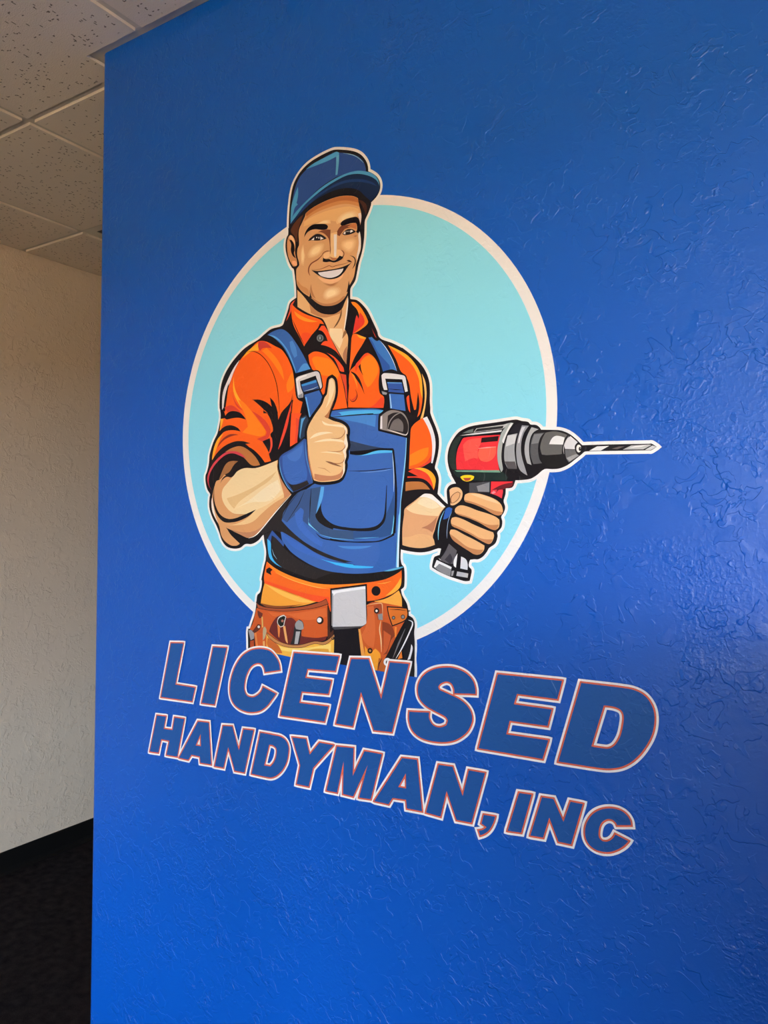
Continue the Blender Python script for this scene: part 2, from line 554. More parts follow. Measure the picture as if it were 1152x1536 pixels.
class Print:
    """flat printed shapes collected into one mesh"""
    def __init__(self):
        self.v, self.f, self.mi, self.mats = [], [], [], []
    def mat(self, hexc):
        m = vinyl(hexc)
        if m not in self.mats:
            self.mats.append(m)
        return self.mats.index(m)
    def tri(self, loops, lvl, hexc):
        """loops: 2D (x,z) loops on the wall"""
        mi = self.mat(hexc)
        base = len(self.v)
        y = YW - STEP * lvl
        flat = [p for lp in loops for p in lp]
        self.v += [(p[0], y, p[1]) for p in flat]
        for t in tessellate_polygon([[Vector((p[0], p[1], 0)) for p in lp] for lp in loops]):
            a, b, c = (flat[i] for i in t)
            cr = (b[0] - a[0]) * (c[1] - a[1]) - (b[1] - a[1]) * (c[0] - a[0])
            if abs(cr) < 1e-13:
                continue
            # x,z counter-clockwise gives a face looking along -y, towards the room
            self.f.append(tuple(base + i for i in (t if cr > 0 else (t[0], t[2], t[1]))))
            self.mi.append(mi)
    def stroke(self, loop, w, lvl, hexc, closed=True, miter=True):
        """band of half-width w (metres) along a loop on the wall"""
        mi = self.mat(hexc)
        y = YW - STEP * lvl
        n = len(loop)
        P = [np.array(p) for p in loop]
        def quad(c):
            ar = sum(c[i][0] * c[(i + 1) % len(c)][1] - c[i][1] * c[(i + 1) % len(c)][0] for i in range(len(c)))
            if abs(ar) < 1e-12:
                return
            if ar < 0:
                c = c[::-1]
            b = len(self.v)
            _jit[0] = (_jit[0] + 1) % 16        # a few microns apart, so that no two pieces share a plane
            self.v += [(p[0], y - 4e-6 * (1 + _jit[0]), p[1]) for p in c]
            self.f.append(tuple(range(b, b + len(c))))
            self.mi.append(mi)
        seg = range(n if closed else n - 1)
        for i in seg:
            a, b = P[i], P[(i + 1) % n]
            d = b - a
            l = np.hypot(*d)
            if l < 1e-7:
                continue
            nn = np.array((-d[1], d[0])) / l * w
            quad([a + nn, b + nn, b - nn, a - nn])
        for i in range(n):
            if not closed and i in (0, n - 1):
                continue
            a, b = P[i] - P[i - 1], P[(i + 1) % n] - P[i]
            la, lb = np.hypot(*a), np.hypot(*b)
            if la < 1e-7 or lb < 1e-7:
                continue
            a, b = a / la, b / lb
            cr = a[0] * b[1] - a[1] * b[0]
            if abs(cr) < 0.02:
                continue
            s = -1 if cr > 0 else 1
            na, nb = np.array((-a[1], a[0])) * s * w, np.array((-b[1], b[0])) * s * w
            mdir = na + nb
            ml = np.hypot(*mdir)
            if ml < 1e-9:
                continue
            cosh = ml / (2 * w)
            ext = min(w / max(cosh, 0.05), w * (1.45 if miter else 1.0))
            tip = P[i] + mdir / ml * ext
            quad([P[i], P[i] + na, tip, P[i] + nb])
    def build(self, name, parent):
        me = bpy.data.meshes.new(name)
        me.from_pydata(self.v, [], self.f)
        for m in self.mats:
            me.materials.append(m)
        me.polygons.foreach_set('material_index', self.mi)
        me.update()
        return link(name, me, parent)

def area2(P):
    return sum(P[i][0] * P[(i + 1) % len(P)][1] - P[i][1] * P[(i + 1) % len(P)][0] for i in range(len(P)))

MPP = 0.00145   # a pixel on the emblem is about this many metres

def draw(pr, it):
    k = it[0]
    if k == 's':                            # airbrushed patch: it[1] in the middle fading to it[3] at its edge
        P = smooth(pts(it[2]))
        c = np.mean(np.array(P), axis=0)
        A_, B_ = [[int(h[i:i + 2], 16) for i in (0, 2, 4)] for h in (it[1], it[3])]
        for q in range(4):
            u = (q + 1) / 4
            hexc = '%02X%02X%02X' % tuple(round(B_[i] + (A_[i] - B_[i]) * u) for i in range(3))
            Q = [tuple(c + (np.array(p) - c) * (1.0 - 0.17 * q)) for p in P]
            lv = claim(Q)
            pr.tri([[on_wall(p, lv) for p in Q]], lv, hexc)
    elif k == 'p':                          # straight-edged fill
        P = pts(it[2])
        lv = claim(P)
        pr.tri([[on_wall(p, lv) for p in P]], lv, it[1])
    elif k == 'f' or k == 'o':               # fill (o: with a black keyline of given width in pixels)
        P = smooth(pts(it[2]))
        if k == 'o':
            lv = claim(P)
            W = [on_wall(p, lv) for p in P]
            pr.tri([W], lv, INK)
            pr.stroke(W, it[3] * MPP, lv, INK)
        lv = claim(P)
        pr.tri([[on_wall(p, lv) for p in P]], lv, it[1])
    elif k == 'l':                          # line tapering at both ends, width in zoomed pixels
        P = smooth(pts(it[2]), closed=False, corner=180)
        w = it[3] / zoom_of(it[2]) / 2
        L_, R2 = [], []
        m = len(P)
        for i, p in enumerate(P):
            a = np.array(P[max(i - 1, 0)])
            b = np.array(P[min(i + 1, m - 1)])
            d = b - a
            d = d / max(np.hypot(*d), 1e-6)
            u = i / (m - 1)
            ww = w * (0.25 + 0.75 * min(1, 4 * u, 4 * (1 - u)))
            nn = np.array((-d[1], d[0])) * ww
            L_.append(tuple(np.array(p) + nn))
            R2.append(tuple(np.array(p) - nn))
        P = L_ + R2[::-1]
        lv = claim(P)
        W1 = [on_wall(p, lv) for p in P]
        mi = pr.mat(it[1])
        b = len(pr.v)
        y = YW - STEP * lv
        pr.v += [(p[0], y, p[1]) for p in W1]
        n2 = len(P)
        for i in range(m - 1):
            q = [i, i + 1, n2 - 2 - i, n2 - 1 - i]
            pp = [W1[j] for j in q]
            if area2(pp) < 0:
                q = q[::-1]
            pr.f.append(tuple(b + j for j in q))
            pr.mi.append(mi)
    elif k == 'c':                          # disc, radius in zoomed pixels
        c = pts(it[2])[0]
        rr = it[3] / zoom_of(it[2])
        ry = rr * (it[4] if len(it) > 4 else 1.08)
        P = [(c[0] + rr * math.cos(a), c[1] + ry * math.sin(a)) for a in [2 * math.pi * i / 20 for i in range(20)]]
        lv = claim(P)
        pr.tri([[on_wall(p, lv) for p in P]], lv, it[1])

INK = '17141A'
emblem = link('emblem_decal', None, None, (0, 0, 0))
tag(emblem, 'round light blue emblem with a smiling handyman holding a red power drill', 'decal')

# disc with its white rim: a true circle on the wall
_c = (-0.7315 * YW, 1.527 + 0.1553 * YW)
RO, RI = 0.3716 * YW, 0.3716 * YW - 0.0185
def circle(rr, n=160):
    return [(_c[0] + rr * math.cos(2 * math.pi * i / n), _c[1] + rr * math.sin(2 * math.pi * i / n)) for i in range(n)]
p = Print()
p.tri([circle(RO), circle(RI - 0.002)], 1, 'F8F5F3')
p.build('white_rim', emblem)
p = Print()
p.tri([circle(RI)], 2, '8ADBF4')
p.build('light_blue_disc', emblem)
LV[:] = 2

SIL = ("A 88,900 90,800 98,680 112,560 135,460 180,365 240,285 320,215 420,155 510,112 560,98 650,100 740,112 810,140 860,190 890,250 897,318 950,345 990,380 1015,430 1018,490 1000,545 970,590 925,635 "
       "C 985,180 975,240 930,370 870,500 858,560 855,700 848,850 830,1000 800,1150 755,1290 D 970,10 935,110 905,260 885,340 835,420 826,460 826,560 "
       "F 330,78 400,90 470,145 540,230 610,370 670,500 690,570 740,615 870,660 1000,725 J 560,190 700,300 810,410 880,520 920,640 930,760 928,900 935,1000 "
       "M 935,80 965,170 1010,280 1045,400 1050,520 1030,660 995,810 1020,860 1045,940 1045,1030 1030,1160 S 722,440 790,520 850,580 895,615 890,560 878,400 905,330 960,290 T 375,215 350,170 315,110 "
       "U 110,820 75,730 55,600 70,480 110,380 200,255 300,195 420,160 700,120 960,82 1040,100 V 400,175 430,205 490,210 530,235 550,265 700,268 780,275 870,310 950,370 1010,430 1032,447 "
       "W 247,272 300,270 500,264 960,256 990,255 1045,290 985,328 960,328 600,333 275,340 V 1010,555 940,610 860,670 770,710 680,720 590,720 500,790 430,830 330,845 255,848 230,915 205,935 140,940 "
       "U 830,1010 825,1080 T 985,440 1005,520 985,590 955,640 968,700 955,780 905,840 908,890 890,960 860,1000 800,1040 770,1090 720,1150 660,1185 610,1185 560,1190 545,1220 540,1275 575,1320 565,1400 550,1460 490,1465 400,1440 280,1400 170,1350 70,1290 70,1260 95,1160 130,1140 165,1130 185,1050 150,1045 100,1060 "
       "S 580,1395 440,1412 280,1395 130,1365 P 835,440 830,560 845,630 870,660 880,740 875,900 835,940 850,1010 905,1110 925,1190 R 925,270 940,350 945,410 985,435 1010,480 1015,540 1008,600 1010,700 1012,800 1005,900 1012,1000 1010,1115 "
       "945,1108 555,1040 240,985 Q 440,1165 58,1100 58,1000 55,900 60,850 X 215,610 260,480 310,330 340,180 Q 165,480 175,430 205,400 225,330 230,260 222,240 240,150 N 50,980 70,900 75,790 55,680 45,595 "
       "L 770,850 720,910 640,955 560,955 500,1000 420,1012 330,985 270,910 240,820 200,720 150,620 115,500 118,380 125,340 90,280 68,180 68,110 H 85,890 110,780 120,670 165,520 215,410 240,300 255,200 245,100 "
       "G 160,1110 160,980 180,800 220,680 280,570 370,450 480,340 640,240 720,170 800,110 930,70 E 260,380 310,230 330,150 360,110 415,70 D 160,545 158,450 150,350 130,200 105,175 75,120 B 100,1270 60,1130 45,1000 55,880 75,800 105,740 105,600")
p = Print()
P = smooth(pts(SIL))
lv = claim(P)
W = [on_wall(q, lv) for q in P]
cut = on_wall(pts("R 1010,1115")[0], lv)[1]
p.tri([W], lv, 'F9F7F5')
# the rim runs round the figure but not along the straight cut at the bottom
i0 = min(range(len(P)), key=lambda i: (P[i][0] - pts("R 1010,1115")[0][0])**2 + (P[i][1] - pts("R 1010,1115")[0][1])**2)
i1 = min(range(len(P)), key=lambda i: (P[i][0] - pts("Q 58,1100")[0][0])**2 + (P[i][1] - pts("Q 58,1100")[0][1])**2)
open_loop = W[i1:] + W[:i0 + 1] if i1 > i0 else W[i1:i0 + 1]
p.stroke(open_loop, 0.0052, lv, 'F9F7F5', closed=False)
sl, ins = raster(P)
big = ins.copy()
for dx in range(-5, 6):
    for dy in range(-5, 6):
        big |= np.roll(np.roll(ins, dx, 1), dy, 0)
LV[sl][big] = lv
p.build('white_border', emblem)
p = Print()
lv = claim(P)
p.tri([[on_wall(q, lv) for q in P]], lv, INK)
p.build('black_keyline', emblem)

def PART(name, items, parent=None):
    pr = Print()
    for it in items:
        draw(pr, it)
    return pr.build(name, parent or emblem)

# ---- head
PART('cap', [
 ('f', '2A4D94', "A 105,850 110,760 122,640 150,500 200,380 280,290 400,210 480,160 560,122 600,128 596,200 585,370 500,420 400,490 300,590 220,690 150,790"),
 ('f', '294B92', "A 598,128 700,138 790,165 845,215 870,280 872,322 780,316 680,340 585,372 592,230"),
 ('f', '4A98CE', "A 262,300 330,245 430,190 520,145 570,120 600,128 598,160 560,175 480,215 390,250"),
 ('f', '5BA3CF', "A 572,165 600,150 598,230 584,352 564,358 570,250"),
 ('f', '4A98CE', "A 108,830 115,680 145,570 182,475 184,560 168,640 182,655 150,690 132,760"),
 ('l', '8FC0DC', "A 640,134 740,152 805,188 848,232", 7),
 ('f', '12284F', "A 105,860 150,755 230,662 330,560 450,468 580,388 680,343 790,320 890,328 950,352 990,395 1010,450 1008,510 980,560 925,622 870,575 800,512 700,488 560,510 400,585 260,690 150,830"),
 ('f', '1B3C74', "A 130,820 200,720 330,590 470,500 600,430 720,400 840,400 940,430 985,470 900,440 780,425 650,440 500,505 350,610 220,730"),
 ('f', '4A98CC', "A 105,855 130,775 200,688 300,588 420,483 560,393 680,338 790,313 890,323 950,348 995,400 1012,470 985,415 930,375 850,350 770,344 680,360 580,408 460,483 340,578 240,673 165,773 118,835"),
])
PART('hair', [
 ('f', '5A3424', "B 160,640 240,500 370,360 430,320 345,560 310,720 310,900 270,900 240,780 180,720"),
])
PART('hair', [
 ('f', '4A2A22', "C 735,125 820,150 890,220 897,330 880,420 850,330 800,220"),
])
face = PART('face', [
 ('f', 'D3A070', "A 262,745 330,690 430,635 540,590 640,568 740,570 792,592 C 750,230 790,370 795,480 780,580 757,690 776,800 786,950 780,1080 740,1210 710,1310 D 895,140 870,290 815,400 805,450 770,530 720,590 640,635 540,650 470,640 400,600 340,550 250,490 190,425 165,360 160,200 B 345,1400 300,1200 305,1060 340,960 330,750 345,620 400,500 470,350"),
 ('f', 'AE6A3C', "A 260,748 330,692 430,637 540,592 640,570 740,572 790,594 800,640 700,618 600,622 480,658 370,708 268,778"),
 ('f', 'C4854F', "A 258,785 370,706 480,656 600,620 700,616 800,638 808,680 700,650 600,656 470,695 350,748 246,825"),
 ('f', 'E0B078', "A 246,830 350,770 470,722 600,690 700,676 800,700 815,760 700,775 590,830 520,820 380,835 240,880"),
 ('s', 'F0DAB0', "C 310,545 360,450 470,370 600,332 690,345 740,400 740,440 680,450 560,480 450,510 400,560 330,590", 'E0B078'),
 ('s', 'EED6AA', "B 780,480 880,432 1010,430 1025,505 900,515 700,515", 'E0B078'),
 ('f', 'F0E2DC', "C 735,390 780,370 795,440 780,580 762,525 742,450"),
 ('f', 'F6EADF', "C 752,700 776,800 786,950 776,1080 740,1200 714,1290 705,1200 730,1080 745,950 735,820"),
 ('s', 'F0D4A2', "B 520,1180 560,1080 660,980 800,930 880,950 880,1020 830,1120 740,1200 620,1250 540,1250", 'D3A070'),
 ('s', 'F0D4A2', "B 370,1150 400,1000 440,960 450,1100 470,1200 450,1350 440,1430 380,1400", 'D3A070'),
 ('s', 'EFCC99', "C 395,1000 430,920 520,880 640,865 700,900 690,1000 640,1090 560,1150 480,1120 430,1060", 'D3A070'),
 ('f', 'B98055', "D 400,602 470,641 540,651 640,636 720,590 770,530 740,530 690,575 620,608 540,622 460,608 380,560 345,520 350,552"),
 ('f', 'B07A50', "D 342,380 360,470 400,560 350,520 332,450"),
 ('f', 'C58A5A', "D 170,330 230,400 300,440 320,520 250,480 190,425"),
 ('s', 'F2DAAE', "D 490,510 520,450 600,415 690,420 715,460 690,510 610,550 530,575 495,550", 'D3A070'),
 ('s', 'A8714A', "D 480,362 580,382 690,345 640,398 560,408", 'D3A070'),
 ('f', INK, "D 316,435 335,495 352,553 318,545 328,500"),
 ('f', INK, "D 808,335 818,420 805,470 780,480 795,420"),
 ('l', '7A4028', "D 495,0 430,72 350,122 318,170 312,230 330,275", 15),
 ('l', INK, "D 825,28 872,50 888,90 880,140 852,190", 13),
])
PART('eyebrow', [('f', '100E14', "B 450,805 475,700 540,600 640,530 760,518 890,518 945,540 965,580 940,630 860,645 780,640 700,630 600,650 530,690 480,750")], face)
PART('eyebrow', [('f', '140F16', "C 395,580 430,532 520,487 640,456 700,453 745,490 768,580 772,690 735,770 690,740 712,690 706,600 690,570 600,575 500,605 430,625 400,608")], face)
PART('eye', [
 ('f', '7A4630', "B 745,695 860,650 1020,640 1012,800 1010,960 975,830 900,740 820,700"),
 ('f', INK, "B 535,885 600,800 700,738 790,735 880,780 935,830 885,852 800,872 700,878 600,872"),
 ('f', 'F4F2F2', "B 600,866 640,830 668,808 662,866"),
 ('f', 'F4F2F2', "B 800,790 872,830 800,860"),
 ('c', 'F4F2F2', "B 722,808", 13), ('c', 'C8C8D0', "B 768,815", 13, 1.6),
 ('l', 'B98860', "B 560,840 660,755 760,715 840,735", 12),
], face)
PART('eye', [
 ('f', '74402B', "C 325,740 400,630 500,610 690,575 702,640 600,652 480,685 430,740 375,822 330,800"),
 ('f', 'C27848', "C 520,645 640,578 702,590 700,690 620,662"),
 ('f', INK, "C 430,780 480,720 540,688 620,690 690,735 640,765 560,792 470,802"),
 ('f', 'F4F2F2', "C 447,778 470,740 492,733 487,786"),
 ('f', 'F4F2F2', "C 580,715 602,702 640,725 582,758"),
 ('c', 'F4F2F2', "C 520,732", 10), ('c', 'C0C0C8', "C 556,730", 10, 1.5),
 ('f', 'B88060', "C 640,820 700,800 715,815 680,840"),
], face)
PART('nose', [
 ('f', 'E9C08A', "C 205,770 330,740 332,900 332,1080 400,1090 442,1150 430,1210 370,1200 330,1240 250,1235 190,1210 200,1000"),
 ('f', '7A4630', "C 140,695 200,698 196,850 202,1000 206,1100 188,1190 190,1050 175,900 148,800"),
 ('f', 'F3EAE4', "C 265,790 322,785 322,900 317,1080 312,1200 290,1222 270,1200 268,1000"),
 ('f', 'EDC08E', "C 65,1180 110,1140 190,1120 190,1210 150,1240 75,1250"),
 ('f', 'EAB98C', "C 355,1110 400,1095 440,1140 430,1200 390,1190 355,1150"),
 ('f', 'B5714A', "C 190,1213 250,1236 330,1240 290,1282 230,1277"),
 ('l', '7A4630', "C 25,1215 70,1140 130,1110 190,1105", 14),
 ('l', '6A3A26', "C 400,1088 446,1120 462,1165 440,1225", 15),
 ('f', INK, "C 52,1310 58,1235 110,1262 170,1260 230,1287 290,1287 350,1232 375,1195 430,1218 456,1180 440,1235 370,1292 270,1327 190,1312 110,1322"),
], face)
PART('mouth', [
 ('f', 'E9B688', "D 420,285 520,318 600,320 690,295 745,240 722,302 660,352 580,374 500,356 450,322"),
 ('f', INK, "D 345,205 430,218 560,203 680,182 770,152 845,112 805,155 752,232 690,291 600,319 520,311 450,282 395,245"),
 ('f', 'E9E6EE', "D 428,237 540,222 660,202 742,186 726,226 680,271 600,301 530,299 470,281 440,257"),
 ('l', '8A5234', "D 350,198 450,196 530,167 568,152 602,167 650,152 760,127 822,100", 9),
 ('f', '4A2A20', "D 780,88 815,82 850,110 815,108"),
], face)
PART('ear', [
 ('f', 'C98E60', "B 85,900 110,800 150,755 200,780 250,870 260,1000 250,1100 270,1230 290,1290 300,1400 D 150,160 120,160 90,110 B 110,1230 85,1100"),
 ('f', 'EAB98C', "B 108,830 150,760 190,780 240,880 250,1000 215,900 160,850"),
 ('f', INK, "B 130,870 170,860 230,950 245,1080 230,1150 270,1260 200,1200 160,1080 170,960"),
 ('f', 'EBAC82', "B 190,1320 250,1310 290,1350 285,1420 D 140,150 110,130"),
], face)
PART('neck', [
 ('f', 'E2B27E', "D 172,450 250,530 320,620 400,700 470,740 560,755 640,745 720,690 760,600 798,520 F 282,60 270,280 240,470 280,560 285,640 270,800 262,945 200,850 110,690 40,560 0,440 D 500,830 470,800 380,770 280,725 175,660"),
 ('f', 'BA8258', "D 320,620 400,700 470,740 560,755 640,745 720,690 712,740 600,772 520,792 440,780 340,735"),
 ('f', 'F3DAB0', "F 40,465 205,470 218,600 172,735 110,655 45,560"),
 ('f', 'F8F1E8', "F 282,45 287,120 272,280 242,465 226,500 258,250"),
 ('l', '6E4A30', "F 200,215 182,310 145,390 95,460", 20),
 ('f', 'B07A5A', "F 272,700 262,945 215,850 232,760"),
 ('f', '9A6A44', "F 205,605 225,520 252,490 262,530"),
])
# ---- shirt
RED, OR, OR2, YL = 'DC4334', 'F4631F', 'FA8420', 'FDB032'
PART('collar', [
 ('f', 'E4553A', "E 412,95 345,160 330,250 275,405 300,370 360,240 375,165"),
 ('f', OR, "E 372,165 440,230 560,300 700,350 780,385 828,447 765,435 735,500 640,610 555,735 540,765 470,620 390,470 360,330 357,230"),
 ('f', 'F1532A', "E 480,630 520,570 600,568 645,605 548,745"),
 ('f', 'FF9A2E', "E 395,255 500,325 620,375 742,405 640,415 520,390 430,330"),
 ('l', INK, "E 375,380 420,490 480,620 540,735", 11),
 ('f', 'F1532A', "E 745,530 790,465 830,465 890,560 930,660 990,780 1065,920 990,830 890,770 780,740 830,690 880,690 850,610 800,545"),
 ('f', OR2, "F 325,115 390,125 470,210 550,370 530,420 440,490 350,540 368,470 430,370 430,290 400,210 345,150"),
 ('f', 'E03A30', "F 345,540 385,330 400,285 425,340 440,250 492,320 500,400 430,472"),
 ('f', 'F76A22', "F 345,548 390,538 460,565 525,590 470,690 400,800 350,900 300,1045 318,800 330,600"),
 ('f', YL, "F 398,545 525,590 515,607 440,592"),
 ('f', RED, "F 595,455 662,592 642,572"),
])
PART('button', [('c', INK, "E 770,648", 60), ('c', '70767A', "E 770,645", 49), ('c', '3A3E42', "E 770,645", 30), ('c', '9AA4AC', "E 768,642", 12, 2.0)])
PART('shirt_front', [
 ('f', OR, "E 600,890 680,840 760,845 850,880 940,960 1010,1060 1050,1150 I 740,235 790,440 825,640 832,672 650,698 540,530 500,440 520,380 480,240 390,190"),
 ('f', OR2, "E 650,950 690,910 800,920 900,950 980,1030 1040,1150 I 705,320 640,285 500,260 420,150 395,70"),
 ('f', 'F1532A', "E 850,850 980,920 1100,1060 1115,1130 1050,1110 980,960 900,880"),
 ('f', 'D84A30', "I 745,250 815,265 820,330 832,610 800,470"),
 ('f', OR, "F 545,790 610,830 670,910 J 260,480 248,640 262,790 318,850 312,990 100,988 I 840,668 848,400 862,225 930,150 1000,70 F 440,880 500,810"),
 ('f', OR2, "J 10,400 60,320 130,290 200,340 240,450 235,540 150,680 100,720 50,620"),
 ('f', 'E8452F', "F 380,960 440,880 520,795 560,800 470,870 420,960 390,1050"),
 ('f', 'E8482C', "J 200,940 280,850 318,855 312,988 120,988"),
 ('f', INK, "I 868,222 930,250 990,330 1045,510 1000,410 950,330"),
 ('f', INK, "I 968,160 995,128 1002,200 1028,275 985,205"),
 ('f', 'FC9030', "I 880,240 920,280 950,360 955,440 930,360"),
 ('l', INK, "I 738,232 790,400 830,662", 9),
 ('l', INK, "I 837,262 850,400 830,662", 7),
 ('l', INK, "I 650,40 700,130 745,240 790,250", 8),
 ('f', 'D84A30', "I 870,565 905,560 935,525 950,500 940,560 905,598"),
 ('l', '5A1A14', "I 858,555 890,595 930,580 953,520 930,445", 9),
])
PART('sleeve', [
 ('f', OR, "G 210,1130 235,960 300,740 360,590 440,460 560,335 640,265 730,265 850,325 930,370 1010,490 1060,620 1085,780 1110,960 I 280,600 245,760 215,1060 K 320,385 220,445 H 980,700 870,755 800,770 740,690 640,600 500,545 380,560 250,620 150,740 152,690 200,520 260,430 300,390 240,380 270,230 320,220 300,150"),
 ('f', 'F2E8E8', "G 190,1110 200,900 260,740 340,580 410,490 335,640 292,760 240,880 215,1060"),
 ('f', INK, "G 206,1125 225,950 272,775 254,930 238,1050 226,1130"),
 ('f', YL, "G 495,395 560,340 640,280 640,380 560,385 440,475"),
 ('f', 'C93E38', "G 640,270 720,270 805,348 700,345 660,382 635,330"),
 ('f', OR2, "G 680,380 740,345 860,470 930,600 955,745 880,620 780,480"),
 ('f', YL, "G 335,700 350,850 420,990 560,1150 480,1130 400,1040 330,880"),
 ('f', RED, "G 305,860 350,1000 450,1120 360,1050"),
 ('f', OR2, "G 1060,640 1080,780 1060,850 1000,900 985,800 1020,700"),
 ('f', OR2, "H 470,0 530,20 620,120 740,280 810,380 800,430 740,450 640,430 520,400 590,330 560,200"),
 ('f', RED, "H 300,95 380,65 450,100 530,190 430,130 340,150"),
 ('f', RED, "H 640,135 770,220 855,330 862,430 790,520 700,482 810,440 820,390 760,290"),
 ('f', INK, "H 303,218 340,160 400,135 480,150 530,190 567,242 480,220 400,225 330,240"),
 ('f', INK, "H 240,388 300,330 380,312 460,340 502,390 420,372 330,380 270,412"),
 ('f', INK, "H 655,-2 760,15 850,75 905,130 880,5 940,80 967,245 1010,150 1090,60 1130,0 1152,0 1120,120 1060,290 1000,470 968,615 1040,400 1117,130 1115,580 980,710 880,755 850,660 870,600 880,480 870,420 900,380 890,300 850,200 790,120"),
 ('f', INK, "G 560,985 660,985 760,1030 840,1110 870,1152 700,1152 690,1080 640,1020"),
 ('f', INK, "G 780,955 830,1010 860,1080 880,1152 820,1120"),
 ('f', INK, "G 1062,900 1045,980 1020,1060 960,1110 930,1152 1030,1152"),
 ('f', OR, "H 730,75 800,130 860,185 830,160 760,110"),
 ('f', 'E84A35', "H 1137,10 1060,260 965,612 1012,500 1080,290"),
 ('f', INK, "H 1150,-60 1125,120 1115,300 1112,580 1118,580 1125,300"),
 ('f', 'F4592A', "K 240,0 375,0 345,80 325,250 318,385 222,445 226,250"),
 ('f', 'E84A35', "K 300,60 345,80 325,250 318,385 280,405 300,220"),
 ('f', 'E84A35', "K 205,0 150,180 63,475 100,420 180,200 217,20"),
 ('f', YL, "H 255,230 290,235 265,330 245,380"),
 ('f', YL, "H 148,742 170,600 220,480 290,410 240,500 200,610 162,722"),
 ('f', '8A2F26', "H 213,592 260,500 350,430 420,420 472,430 380,450 290,500"),
 ('f', 'E8503A', "H 860,480 885,460 895,560 870,640 850,660 865,560"),
 ('f', INK, "H 770,510 860,470 870,560 850,650 820,590"),
 ('l', '3A120C', "G 500,400 580,388 680,440 780,570 860,780 890,1000 897,1140", 9),
])
PART('sleeve_cuff', [
 ('f', INK, "H 130,780 205,660 300,570 420,515 520,508 622,535 560,542 640,610 720,700 770,770 812,800 740,812 640,812 500,760 300,760 160,860"),
 ('f', 'B87540', "H 310,642 400,590 500,570 600,620 690,710 742,802 640,806 560,730 480,662 400,642"),
 ('f', 'D04450', "H 90,960 130,840 200,740 310,650 400,630 490,650 570,725 480,682 400,657 310,682 210,770 140,870 110,960 112,1050 142,1112 105,1050"),
 ('f', 'A06C42', "H 235,985 300,820 360,760 470,755 420,800 360,890 290,930"),
])
PART('sleeve', [
 ('f', OR, "J 375,160 500,240 640,330 740,440 800,560 825,700 830,880 800,1060 760,1115 790,950 770,780 745,1010 720,1020 680,850 650,660 600,560 540,500 480,350 420,240"),
 ('f', YL, "J 368,155 500,215 640,300 750,430 810,560 830,720 830,870 800,760 780,600 700,430 580,310 450,220"),
 ('f', 'FDC070', "J 820,530 870,650 885,800 870,960 840,1120 M 800,155 850,960".replace(' M 800,155 850,960', ' 800,1140 850,960 860,780')),
 ('f', 'F1532A', "J 618,860 652,820 668,1055 640,1000"),
 ('f', OR, "M 688,270 830,150 900,260 945,400 960,540 945,720 900,760 800,810 650,832 660,600 670,400"),
 ('f', OR2, "M 665,640 800,570 912,540 890,660 780,750 660,790"),
 ('f', RED, "M 650,832 800,790 900,720 947,640 945,720 880,770 790,815 720,826"),
 ('f', 'F3F0F4', "M 835,155 890,130 960,280 1000,430 1000,580 965,752 945,750 960,560 945,400 900,270"),
])
PART('sleeve_cuff', [
 ('f', 'E8452F', "M 640,860 720,825 840,815 940,860 1000,940 1000,1030 980,1112 930,1030 860,970 760,945 630,945 632,928 770,925"),
 ('f', YL, "M 720,820 840,815 950,870 1005,960 997,1040 977,1105 957,1000 900,900 820,850"),
 ('f', 'B87540', "M 608,1003 720,995 840,1010 932,1102 760,1100 604,1122"),
])
